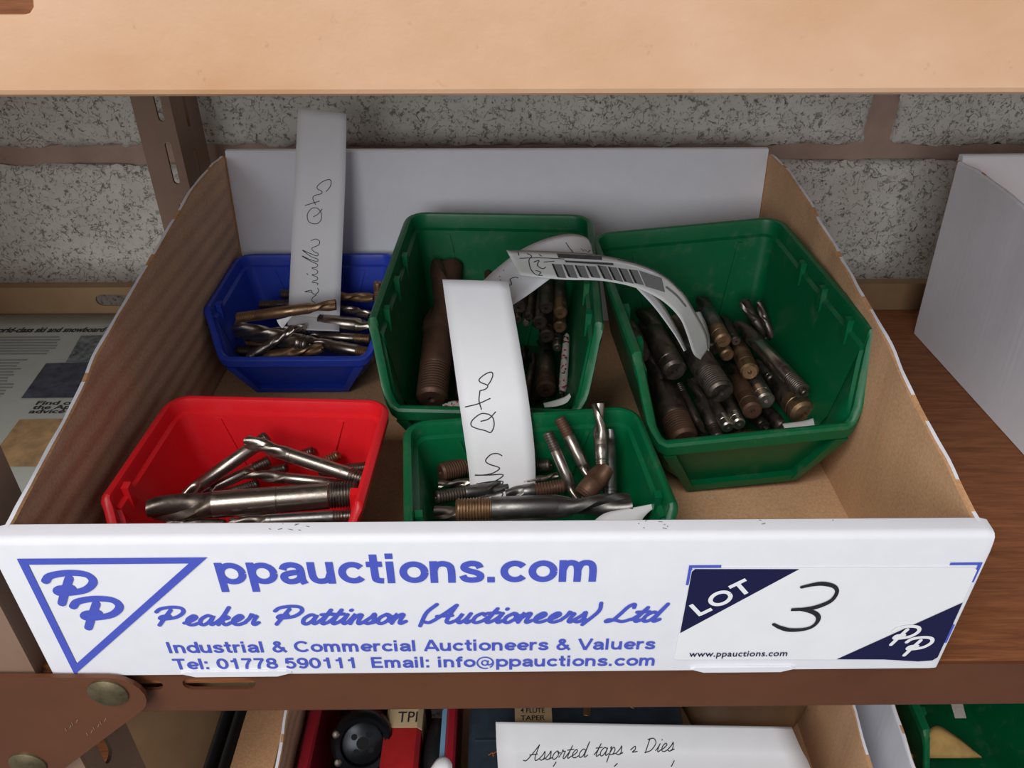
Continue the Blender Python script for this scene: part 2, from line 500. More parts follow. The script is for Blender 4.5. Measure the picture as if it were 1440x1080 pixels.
# ------------------------------------------------------------------ wall
def wall():
    yb = 0.397
    wl = MB(); wl.box(-1.3, 1.3, yb + 0.004, yb + 0.12, -0.75, 1.0)
    w = wl.build('wall_back', 'mortar')
    tag(w, 'rough white-painted block wall with bare pinkish mortar behind the rack', 'wall', kind='structure')
    H, JZ, JX = 0.215, 0.015, 0.022
    z_mid = 0.0995
    for row in range(-3, 4):
        z0 = z_mid + JZ / 2 + row * (H + JZ)
        off = 0.293 if row % 2 == 0 else 0.293 - 0.25
        for k in range(-2, 3):
            x0 = off + JX / 2 + k * 0.532
            x1 = x0 + 0.51
            if x1 < -0.9 or x0 > 0.9: continue
            seen = row in (-1, 0) and x1 > -0.5 and x0 < 0.55
            nx, nz = (110, 50) if seen else (8, 4)
            vs, fs = [], []
            for j in range(nz + 1):
                for i in range(nx + 1):
                    x = x0 + (x1 - x0) * i / nx; z = z0 + H * j / nz
                    n = noise.fractal(Vector((x * 45, z * 45, row * 3 + k)), 0.8, 2.0, 4)
                    e = min(i, nx - i, j, nz - j)
                    if e == 0 and seen:
                        ex = noise.noise(Vector((x * 60, z * 60, 7))) * 0.003 + noise.noise(Vector((x * 220, z * 220, 3))) * 0.0022
                        if i in (0, nx): x += ex
                        if j in (0, nz): z += ex
                    y = yb - 0.0035 + (0.004 if e == 0 else 0.0012 if e == 1 else 0) - (n * 0.0016 if seen else 0)
                    vs.append((x, y, z))
            nf = len(vs)
            for j in range(nz):
                for i in range(nx):
                    a = j * (nx + 1) + i
                    fs.append((a, a + 1, a + nx + 2, a + nx + 1))
            # solid back
            c = [(x0, yb + 0.02, z0), (x1, yb + 0.02, z0), (x1, yb + 0.02, z0 + H), (x0, yb + 0.02, z0 + H)]
            vs += c
            fs.append((nf + 3, nf + 2, nf + 1, nf))
            bot = list(range(nx + 1)); top = [nz * (nx + 1) + i for i in range(nx + 1)]
            lef = [j * (nx + 1) for j in range(nz + 1)]; rig = [j * (nx + 1) + nx for j in range(nz + 1)]
            fs.append(tuple(bot[::-1]) + (nf, nf + 1)); fs.append(tuple(top) + (nf + 2, nf + 3))
            fs.append(tuple(lef) + (nf + 3, nf)); fs.append(tuple(rig[::-1]) + (nf + 1, nf + 2))
            mesh('block', vs, fs, 'painted_block', w, 60)
wall()
fl = MB(); fl.box(-1.6, 1.6, -2.4, 0.52, -1.05, -1.0)
tag(fl.build('floor', 'floor_concrete'), 'grey concrete workshop floor', 'floor', kind='structure')

# ------------------------------------------------------------------ rack
def slot_poly(x0, x1, z0, z1, n=6):
    r = (z1 - z0) / 2; zc = (z0 + z1) / 2
    return [(x1 - r + r * math.sin(a), zc + r * math.cos(a)) for a in [math.pi * i / n for i in range(n + 1)]] + \
           [(x0 + r - r * math.sin(a), zc - r * math.cos(a)) for a in [math.pi * i / n for i in range(n + 1)]]
def plate_with_slots(outline, slots, fn, t):
    """flat steel plate with punched slots; fn(u,v,d)"""
    bm = bmesh.new()
    loops = [outline] + slots
    edges = []
    for lp in loops:
        vs = [bm.verts.new(fn(u, v, 0)) for u, v in lp]
        edges += [bm.edges.new((vs[i], vs[(i + 1) % len(vs)])) for i in range(len(vs))]
    bmesh.ops.triangle_fill(bm, edges=edges, use_beauty=True)
    fs = list(bm.faces)
    r = bmesh.ops.extrude_face_region(bm, geom=fs)
    d = Vector(fn(0, 0, t)) - Vector(fn(0, 0, 0))
    bmesh.ops.translate(bm, verts=[g for g in r['geom'] if isinstance(g, bmesh.types.BMVert)], vec=d)
    bmesh.ops.recalc_face_normals(bm, faces=bm.faces)
    me = bpy.data.meshes.new('plate'); bm.to_mesh(me); bm.free()
    vs = [v.co.copy() for v in me.vertices]; fs = [tuple(p.vertices) for p in me.polygons]
    bpy.data.meshes.remove(me)
    return vs, fs
def rect(a, b, c, d): return [(a, c), (b, c), (b, d), (a, d)]

X0, X1 = -0.62, 0.62
def shelf(name, ztop, zbot, paintname, slots, label, back_h, boardmat='board_wood'):
    root = empty(name, (0, 0.16, ztop))
    off = Vector((0, -0.16, -ztop))
    def fin(o):
        o.location = off
        return o
    mb = MB(); mb.box(X0, X1, 0.0048, 0.325, ztop - 0.012, ztop)
    fin(mb.build('board', boardmat, root))
    y = 0.0032
    vs, fs = plate_with_slots(rect(X0, X1, zbot + 0.002, ztop - 0.0015), slots, lambda u, v, d: (u, y + d, v), 0.0016)
    m2 = MB(); m2.add(vs, fs)
    # rolled lower edge and return flange
    prof = [(y, zbot + 0.002), (y + 0.0004, zbot + 0.0008), (y + 0.0016, zbot), (y + 0.014, zbot), (y + 0.014, zbot + 0.0016), (y + 0.0016, zbot + 0.0016)]
    m2.prism(prof, lambda u, v, d: (d, u, v), X0, X1)
    fin(m2.build('front_lip', paintname, root))
    if slots:
        m3 = MB(); m3.box(X0, X1, y + 0.009, y + 0.0105, zbot + 0.006, ztop - 0.012)
        fin(m3.build('lip_backing', 'cream_label', root))
    zr = ztop + back_h
    sl = [slot_poly(-0.307, -0.282, zr - 0.0155, zr - 0.006)] if back_h > 0 else []
    vs, fs = plate_with_slots(rect(X0, X1, ztop - 0.03, zr), sl, lambda u, v, d: (u, 0.3255 + d, v), 0.0016)
    m4 = MB(); m4.add(vs, fs)
    m4.box(X0, X1, 0.3272, 0.3345, zr - 0.0014, zr)
    fin(m4.build('back_rail', 'rail_paint', root))
    tag(root, label, 'shelf')
    return root
zb_lo, zt_up, zb_up = -0.0316, 0.2705, 0.2392
shelf('rack_shelf', 0.0, zb_lo, 'brown_paint',
      [slot_poly(-0.1605, -0.1472, -0.0146, -0.0075), slot_poly(-0.1385, -0.1065, -0.0146, -0.0065)],
      'brown wooden rack shelf with slotted metal lip under the printed white tray', 0.022)
shelf('rack_shelf', zt_up, zb_up, 'tan_paint',
      [slot_poly(-0.152, -0.1128, 0.2594, 0.2668)],
      'pale tan painted metal shelf overhead with a rolled front edge', 0.0)
shelf('rack_shelf', -0.273, -0.3046, 'brown_paint', [], 'shaded lower rack shelf that carries the boxes of taps and dies', 0.022)

def post(name, xc, yc, dx, dy, z0, z1, label, sx, sy):
    """slotted angle: a flange along x (dx, facing the front) and a flange along y (dy)"""
    root = empty(name, (xc, yc, z0))
    t = 0.002
    step = 0.044
    zs = [z0 + 0.02 + step * i for i in range(int((z1 - z0) / step) - 1)]
    a, b = sorted((0, dx))
    u0, u1 = sx
    vs, fs = plate_with_slots(rect(a, b, 0, z1 - z0), [[(v2, u2) for u2, v2 in slot_poly(z - z0, z - z0 + 0.03, u0, u1)] for z in zs],
                              lambda u, v, d: (u, d, v), t)
    mesh('front_flange', vs, fs, 'post_paint', root)
    a, b = 0.0021, dy
    u0, u1 = sy
    vs, fs = plate_with_slots(rect(a, b, 0, z1 - z0), [[(v2, u2) for u2, v2 in slot_poly(z - z0 - 0.012, z - z0 + 0.018, u0, u1)] for z in zs],
                              lambda u, v, d: (d - t, u, v), t)
    mesh('side_flange', vs, fs, 'post_paint', root)
    tag(root, label, 'post')
    return root
post('rack_upright', -0.2205, 0.3365, -0.026, 0.05, -0.45, 0.42, 'brown slotted angle upright against the block wall behind the printed tray', (-0.0105, -0.006), (0.022, 0.027))
post('rack_upright', -0.1975, 0.0005, -0.04, 0.036, -0.45, 0.42, 'brown slotted angle upright at the shelf front carrying the riveted corner plate', (-0.024, -0.016), (0.012, 0.02))

def gusset():
    root = empty('corner_plate', (-0.197, -0.0012, -0.03))
    off = -Vector(root.location)
    pts = [(-0.26, 0.0045), (-0.166, 0.0025)]
    c = Vector((-0.166, -0.011)); r = 0.0135
    pts += [(c.x + r * math.sin(a), c.y + r * math.cos(a)) for a in [i * 2.3 / 8 for i in range(9)]]
    pts += [(-0.2055, -0.066), (-0.225, -0.085), (-0.26, -0.085)]
    mb = MB(); mb.prism(pts, lambda u, v, d: (u, d, v), -0.0028, -0.0008)
    o = mb.build('plate', 'brown_paint', root); o.location = off
    for x, z in ((-0.1677, -0.0075), (-0.2199, -0.0605)):
        b = MB()
        m = Matrix.Translation((x, -0.0028, z)) @ Matrix.Rotation(-math.pi / 2, 4, 'Z')
        b.lathe([(0, 0.0086), (0.0008, 0.0085), (0.0019, 0.0066), (0.0026, 0.004), (0.0029, 0.001)], 24, m)
        o = b.build('rivet', 'rivet', root, 50); o.location = off
    # faint stamped marks
    s = MB()
    for i, (x, z) in enumerate(((-0.188, -0.030), (-0.1795, -0.0335))):
        for k in range(4 + 2 * i):
            q = Vector((x - 0.006 + k * 0.0021, -0.0030, z - 0.005 + k * 0.0021))
            ribbon(s, [q, q + Vector((0.0012 * (k % 2), 0, 0.0022))], [Vector((0, -1, 0))] * 2, 0.00035)
    o = s.build('stamped_mark', 'post_paint', root); o.location = off
    tag(root, 'brown riveted corner plate with rounded tip fixed to the front upright', 'plate')
gusset()

# ------------------------------------------------------------------ cardboard trays
HALF, WALL_T = 0.187, 0.0028
PROF = [(0.009, 0.0805), (0.035, 0.0865), (0.07, 0.0925), (0.11, 0.103), (0.15, 0.109), (0.2, 0.1165), (0.255, 0.125), (0.295, 0.1258), (0.318, 0.1245)]
def prof_z(y):
    for (a, za), (b, zb) in zip(PROF, PROF[1:]):
        if y <= b: return za + (zb - za) * max(0, y - a) / (b - a)
    return PROF[-1][1]
def tray(name, loc, rz, label, group=None, scale=1.0):
    root = empty(name, loc, (0, 0, rz))
    # floor
    mb = MB(); mb.box(-HALF + 0.001, HALF - 0.001, 0.006, 0.305, 0.0004, 0.0032)
    mb.build('floor_panel', 'kraft', root)
    # sides: inner liner, outer white liner, wavy cut edge
    for s in (-1, 1):
        N = 60
        vs, fs, mi = [], [], []
        for i in range(N + 1):
            q = i / N
            y = 0.006 + q * 0.310
            z = prof_z(y) + 0.0007 * noise.noise(Vector((y * 60, s * 3, loc[2] * 9)))
            yb = 0.006 + q * 0.298
            xw = 0.0012 * noise.noise(Vector((y * 45, s * 5, 2 + loc[0])))
            xi = s * (HALF - WALL_T); xo = s * HALF
            zz = max(0.0, z)
            vs += [(xi, yb, 0.0034), (xi + xw * 0.6, y, zz - 0.001), (xi + s * 0.0006 + xw, y, zz), (xo - s * 0.0006 + xw, y, zz + 0.0002 * math.sin(i)), (xo + xw * 0.5, y, zz - 0.0012), (xo, yb, 0.0004)]
        for i in range(N):
            a = i * 6; b = a + 6
            for k, m in ((0, 0), (1, 2), (2, 3 if noise.noise(Vector((i * .23, s * 4, 1))) > -0.25 else 2), (3, 1), (4, 1)):
                f = (a + k, a + k + 1, b + k + 1, b + k)
                fs.append(f if s > 0 else f[::-1]); mi.append(m)
            f = (a + 5, a, b, b + 5); fs.append(f if s > 0 else f[::-1]); mi.append(1)
        e = N * 6
        fs.append((0, 5, 4, 3, 2, 1)); mi.append(2)
        fs.append((e, e + 1, e + 2, e + 3, e + 4, e + 5)); mi.append(2)
        mesh('side_panel', vs, fs, ['kraft_ridged' if s < 0 else 'kraft', 'white_board', 'kraft_edge', 'white_board'], root, None, mi)
    # back, leaning a little outwards, folded over in white
    yb0, yb1, zt = 0.304, 0.3175, 0.1275
    w = HALF - WALL_T - 0.0006
    mb = MB()
    pr = [(yb0, 0.0034), (yb1, zt - 0.001), (yb1 + 0.001, zt), (yb1 + 0.0045, zt), (yb1 + 0.0055, zt - 0.001), (yb0 + 0.006, 0.0006)]
    mb.prism(pr, lambda u, v, d: (d, u, v), -w, w)
    mb.build('back_panel', 'white_board', root)
    # raw corner edges beside the white back
    for s in (-1, 1):
        c = MB()
        c.hexa([(s * (w + 0.0001), yb0 - 0.003, 0.004), (s * (w + 0.0026), yb0 - 0.003, 0.004), (s * (w + 0.0026), yb0, 0.004), (s * (w + 0.0001), yb0, 0.004),
                (s * (w + 0.0001), yb1 - 0.002, 0.122), (s * (w + 0.0026), yb1 - 0.002, 0.122), (s * (w + 0.0026), yb1 + 0.001, 0.124), (s * (w + 0.0001), yb1 + 0.001, 0.124)])
        c.build('corner_fold', 'kraft_edge', root)
    # front: folded double wall with a rounded top
    FH = 0.0805
    prof = [(0.0, 0.0004), (0.0, FH - 0.0032), (0.0004, FH - 0.0016), (0.0016, FH - 0.0004), (0.003, FH), (0.0082, FH + 0.0002), (0.0092, FH - 0.0006), (0.0094, FH - 0.002), (0.0094, 0.0034), (0.0094, 0.0004)]
    xs = [-1, -0.985, 0.985, 1]
    vs, fs = [], []
    n = len(prof)
    cols = [(-0.1902, 1), (-0.1895, 0.4), (-0.1865, 0), (0.1865, 0), (0.1895, 0.4), (0.1902, 1)]
    for x, k in cols:
        for y, z in prof:
            zz = z - (k * k * 0.007 if z > FH - 0.004 else 0) * (0.5 + 0.5 * (1 if y < 0.004 else 0.6))
            vs.append((x * (1 if y < 0.009 else 0.985), y + (0.0006 * k if y < 0.001 else 0), zz))
    for i in range(len(cols) - 1):
        for k in range(n):
            a, b = i * n + k, i * n + (k + 1) % n
            fs.append((a, b, b + n, a + n))
    fs.append(tuple(range(n))); fs.append(tuple(reversed(range(len(vs) - n, len(vs)))))
    mesh('front_panel', vs, fs, 'white_board', root, 40)
    for x0, x1 in ((-0.135, -0.088), (0.083, 0.128)):
        t = MB(); t.prism([(x0, 0.002), (x0 + 0.006, -0.0002), (x1 - 0.006, -0.0002), (x1, 0.002), (x1 - 0.002, 0.003), (x0 + 0.002, 0.003)], lambda u, v, d: (u, d, v + 0.0004), -0.0012, -0.0001)
        t.build('tuck_tab', 'white_board', root)
    tag(root, label, 'tray', group)
    return root

box = tray('cardboard_tray', (0, 0, 0), 0, 'white printed cardboard tray with kraft inside holding the coloured bins of cutters')
tray('cardboard_tray', (0.4985, -0.012, 0), math.radians(1.2), 'plain white cardboard tray standing on the bare wooden shelf beside the printed tray')
tray('cardboard_tray', (0.046, -0.004, -0.273), 0, 'shaded cardboard tray on the lower shelf with the handwritten note inside')
tray('cardboard_tray', (0.4445, -0.002, -0.273), 0, 'shaded cardboard tray on the lower shelf with a green bin inside')

# printing on the front panel
NRM = Vector((0, -1, 0))
def fr(d=0.0003):
    return lambda u, v: Vector((u, -d, v))
f1 = fr(0.0003)
def logo():
    mb = MB()
    A, B, C = Vector((-0.1812, 0.0711)), Vector((-0.1092, 0.0711)), Vector((-0.1806, 0.0013))
    t = 0.0032
    cen = (A + B + C) / 3
    def inner(P, Q, R):   # offset corner at Q
        d1 = (P - Q).normalized(); d2 = (R - Q).normalized()
        bis = (d1 + d2).normalized()
        return Q + bis * (t / math.sin(d1.angle(d2) / 2) * 1.0)
    a, b, c = inner(C, A, B), inner(A, B, C), inner(B, C, A)
    v = [f1(p.x, p.y) for p in (A, B, C, a, b, c)]
    mb.add(v, [(0, 1, 4, 3), (1, 2, 5, 4), (2, 0, 3, 5)])
    mb.build('logo_triangle', 'print_blue', box)
    for u0, vb in ((-0.1744, 0.0460), (-0.1682, 0.0314)):
        script_on('logo_letter', 'P', f1, NRM, u0, u0 + 0.0182, vb, 0.0090, 0.0033, 'print_blue', box, 0.12)
logo()
sans_on('web_lettering', 'ppauctions.com', f1, NRM, -0.1076, 0.0392, 0.0562, 0.0119, .245, 'print_blue', box)
script_on('company_lettering', 'Peaker Pattinson (Auctioneers) Ltd', f1, NRM, -0.1368, 0.0690, 0.0326, 0.0056, 0.00175, 'print_blue', box, 0.32)
sans_on('trade_lettering', 'Industrial & Commercial Auctioneers & Valuers', f1, NRM, -0.1369, 0.0664, 0.0150, 0.0052, .235, 'print_blue', box)
sans_on('contact_lettering', 'Tel: 01778 590111  Email: info@ppauctions.com', f1, NRM, -0.1376, 0.0672, 0.0042, 0.0052, .235, 'print_blue', box)
def corner_marks():
    for px, sx, pz, sz in ((0.0748, 1, 0.0648, -1), (0.1886, -1, 0.0652, -1), (0.1890, -1, 0.0175, 1)):
        mb = MB()
        L1, L2, t = 0.0125, 0.011, 0.0014
        if sz > 0: L1, L2 = 0.003, 0.0115
        a = (px, pz)
        q = lambda du, dv: f1(px + sx * du, pz + sz * dv)
        mb.add([q(0, 0), q(L1, 0), q(L1, t), q(t, t), q(t, L2), q(0, L2)], [(0, 1, 2, 3), (0, 3, 4, 5)])
        mb.build('corner_mark', 'print_blue', box)
corner_marks()
def scuffs():
    mb = MB()
    R = random.Random(5)
    for cx, n, sp in ((-0.078, 9, 0.007), (0.061, 7, 0.006), (0.104, 2, 0.003), (0.128, 1, 0.002)):
        for i in range(n):
            mb = MB()
            p = Vector((cx + R.uniform(-sp, sp), R.uniform(0.0035, 0.0075), 0.0809))
            ribbon(mb, [p, p + Vector((R.uniform(-0.0016, 0.0016), R.uniform(-0.0006, 0.0006), 0))], [Vector((0, 0, 1))] * 2, 0.0003, False)
            mb.build('scuff_mark', 'print_lines', box)
scuffs()
def sticker():
    y0 = 0.0005
    fl = lambda d: (lambda u, v: Vector((u, -d, v)))
    poly = [(0.0775, 0.0634), (0.186, 0.0626), (0.1875, 0.0612), (0.1878, 0.0085), (0.1862, 0.0064), (0.18, 0.0058), (0.165, 0.0073), (0.076, 0.0084), (0.0752, 0.0094), (0.0760, 0.0620)]
    mb = MB(); mb.prism(poly, lambda u, v, d: (u, d, v), -0.0006, -0.0004)
    st = mb.build('lot_sticker', 'paper', box)
    st['label'] = 'white lot sticker with navy corners and a hand-inked number'
    g = fl(0.0008); h = fl(0.0010)
    m1 = MB(); m1.add([g(0.0772, 0.0633), g(0.1177, 0.0628), g(0.0758, 0.0257), g(0.0761, 0.0618)], [(0, 1, 2, 3)])
    m1.build('navy_corner', 'print_navy', st)
    m2 = MB(); m2.add([g(0.1876, 0.0430), g(0.1877, 0.0087), g(0.186, 0.0066), g(0.18, 0.0060), g(0.165, 0.0075), g(0.1447, 0.0079)], [(0, 1, 2, 3, 4, 5)])
    m2.build('navy_corner', 'print_navy', st)
    ang = math.radians(37.5)
    org = Vector((0.0822, 0.0362))
    ca, sa = math.cos(ang), math.sin(ang)
    rot = lambda u, v: h(org.x + u * ca - v * sa, org.y + u * sa + v * ca)
    sans_on('lot_lettering', 'LOT', rot, NRM, 0, 0.0262, 0.0, 0.0060, .3, 'print_white', st)
    text_on('web_lettering', 'www.ppauctions.com', h, 0.0812, 0.1228, 0.0106, 0.0036, 'print_navy', st, 0.012, 1.05)
    for u0, vb in ((0.1640, 0.0175), (0.1715, 0.0105)):
        script_on('logo_letter', 'P', h, NRM, u0, u0 + 0.0105, vb, 0.0060, 0.0017, 'print_white', st, 0.12)
    z5 = [(575, 293), (620, 283), (660, 280), (700, 290), (712, 312), (690, 345), (640, 368), (590, 378), (533, 381), (575, 380), (622, 392), (640, 413), (625, 440), (590, 456), (530, 460), (490, 450), (466, 438)]
    pts = []
    for x, y in z5:
        P = aty((920 + x / 2.77, 720 + y / 2.77), -0.0010); pts.append(P)
    pts = catmull(pts, 5)
    n = len(pts)
    wd = [0.0016 + 0.0007 * math.sin(i / n * math.pi * 4) ** 2 for i in range(n)]
    mb = MB(); ribbon(mb, pts, [NRM] * n, wd)
    mb.build('hand_number', 'marker', st)
sticker()

# ------------------------------------------------------------------ plastic bins
def bin_(name, loc, rot, S, mat, label, sx=1.0, sy=1.0):
    H, Hk, hl, wt, wl, wbs, L, yk, b0, b1, rim, rc, tabs = S
    wt *= sx; wl *= sx; wbs *= sx; L *= sy; yk *= sy; b0 *= sy; b1 *= sy
    root = empty(name, loc, rot)
    hw = lambda y: (wt / 2 - rim) - (wt - wl) / 2 * max(0, 1 - y / yk)
    Lr = L - rim
    def zt(y):
        if y <= yk: return hl + (Hk - hl) * max(0, y / yk) ** 1.15
        return Hk + (H - Hk) * (y - yk) / (L - yk)
    out = []
    fr_ = 0.003
    for i in range(7):                      # front edge left to right
        out.append(((-1 + 2 * i / 6) * (hw(0) - fr_), 0.0))
    out.append((hw(0) - fr_ * 0.3, fr_ * 0.3)); out.append((hw(0.003), 0.003))
    for q in (0.3, 0.6, 0.85): out.append((hw(yk * q), yk * q))
    for q in (0.95, 1.0, 1.08, 1.2): out.append((wt / 2 - rim, yk * q))
    for i in range(1, 6): out.append((wt / 2 - rim, yk * 1.2 + (Lr - rc - yk * 1.2) * i / 5))
    for i in range(1, 6):
        a = i / 5 * math.pi / 2
        out.append((wt / 2 - rim - rc + rc * math.cos(a), Lr - rc + rc * math.sin(a)))
    right = out[7:]
    k = len(right)
    for i in range(1, 6): out.append(((wt / 2 - rim - rc) * (1 - 2 * i / 6), Lr))
    out += [(-x, y) for x, y in reversed(right)]
    n = len(out)
    # outward normals of the outline
    nor = []
    for i in range(n):
        p, q = Vector(out[i - 1]), Vector(out[(i + 1) % n])
        d = (q - p).normalized()
        nor.append(Vector((d.y, -d.x)))
    def level(t, dz, o, pull=0.0):
        r = []
        for i, (x, y) in enumerate(out):
            w = hw(y)
            xb = x * (wbs / 2) / (wt / 2 - rim); yb = b0 + (b1 - b0) * y / Lr
            tx = t / .35 * .72 if t < .35 else .72 + (t - .35) / .65 * .28
            X = xb + (x - xb) * tx + nor[i].x * o; Y = yb + (y - yb) * t + nor[i].y * o
            r.append((X, Y, 0.0008 + max(0, t * zt(y) + dz)))
        return r
    rh = 0.0075 if H > 0.07 else 0.006
    lv = [level(0, 0, 0), level(.35, 0, 0), level(1, -rh, 0), level(1, -rh, rim * 0.9), level(1, -rh * 0.25, rim), level(1, -0.0005, rim * 0.75), level(1, 0, rim * 0.35),
          level(1, -0.0005, -0.0002), level(1, -0.0022, -0.0007), level(1, -rh * 1.25, -0.0012), level(1, -rh * 1.4, -0.0032), level(0.35, 0.001, -0.0024), level(0, 0.0022, -0.0022)]
    vs, fs = [], []
    for r in lv: vs += r
    for j in range(len(lv) - 1):
        for i in range(n):
            i2 = (i + 1) % n
            fs.append((j * n + i, j * n + i2, (j + 1) * n + i2, (j + 1) * n + i))
    fs.append(tuple(reversed(range(n)))); e = (len(lv) - 1) * n
    fs.append(tuple(range(e, e + n)))
    mesh('shell', vs, fs, mat, root, 32)
    # divider tabs on the side walls
    for s in (-1, 1):
        for q in tabs:
            y = L * q; z = zt(y) + 0.0008
            x = s * (wt / 2 - rim - 0.0032)
            t = MB()
            t.hexa([(x - 0.0015 * s, y - 0.0022, z - rh * 2.3), (x + 0.0012 * s, y - 0.0022, z - rh * 2.3), (x + 0.0012 * s, y + 0.0022, z - rh * 2.3), (x - 0.0015 * s, y + 0.0022, z - rh * 2.3),
                    (x - 0.0012 * s, y - 0.0020, z - rh * 0.5), (x + 0.0022 * s, y - 0.0020, z - rh * 0.5), (x + 0.0022 * s, y + 0.0020, z - rh * 0.4), (x - 0.0012 * s, y + 0.0020, z - rh * 0.4)])
            t.build('divider_tab', mat, root)
    # inner ribs on the back wall and sides
    for fx in (-0.55, 0.55):
        t = MB()
        x = fx * (wt / 2); xb = fx * wbs / 2
        y1, z1 = Lr - 0.0034, H - rh * 1.6
        y0, z0 = b1 - 0.003, 0.004
        for_w = 0.0012
        t.hexa([(xb - for_w, y0 - 0.0008, z0), (xb + for_w, y0 - 0.0008, z0), (xb + for_w, y0 + 0.001, z0), (xb - for_w, y0 + 0.001, z0),
                (x - for_w, y1 - 0.0008, z1), (x + for_w, y1 - 0.0008, z1), (x + for_w, y1 + 0.001, z1), (x - for_w, y1 + 0.001, z1)])
        t.build('wall_rib', mat, root)
    # label holder on the front
    t = MB()
    P = lambda fx, q, d: (fx * (wbs / 2 + (wl / 2 - wbs / 2) * q) * 0.93, b0 * (1 - q) + d, 0.0008 + q * (hl - rh))
    wv = 0.07
    for f0, f1_, q0, q1 in ((-0.97, -0.84, 0.04, 0.98), (0.84, 0.97, 0.04, 0.98), (-0.97, 0.97, 0.02, 0.14)):
        t.hexa([P(f0, q0, -0.0052), P(f1_, q0, -0.0052), P(f1_, q0, 0.0008), P(f0, q0, 0.0008),
                P(f0, q1, -0.0042), P(f1_, q1, -0.0042), P(f1_, q1, 0.0008), P(f0, q1, 0.0008)])
    t.build('label_holder', mat, root)
    tag(root, label, 'bin')
    return root
#        H     Hk    hl    wt    wl    wb    L     yk    b0    b1    rim    rc
BIG = (0.095, 0.090, 0.045, 0.122, 0.106, 0.066, 0.150, 0.014, 0.014, 0.138, 0.0042, 0.010, (0.2, 0.42, 0.62))
SML = (0.056, 0.0545, 0.030, 0.1165, 0.096, 0.066, 0.097, 0.020, 0.009, 0.088, 0.0036, 0.009, (0.3,))
Z0 = 0.0033
bin_('storage_bin', (-0.0066, 0.129, Z0), (0, 0, math.radians(-3)), BIG, 'green_plastic', 'large green plastic bin standing between the blue bin and the other large green bin')
bin_('storage_bin', (0.1335, 0.1035, Z0 + 0.0024), (0, math.radians(-3.8), math.radians(3.8)), BIG, 'green_plastic', 'large tilted green plastic bin resting against the bare kraft side of the tray')
bin_('storage_bin', (-0.1268, 0.206, Z0), (0, 0, 0), SML, 'blue_plastic', 'small blue plastic bin of cutters in the tray corner', 0.985)
bin_('storage_bin', (-0.1172, 0.0275, Z0), (0, 0, math.radians(-3)), SML, 'red_plastic', 'small red plastic bin of cutters behind the printed front')
bin_('storage_bin', (0.0222, 0.0175, Z0), (0, 0, math.radians(6.2)), SML, 'green_plastic', 'small green plastic bin with a paper slip beside the red bin', 1.02, 0.95)

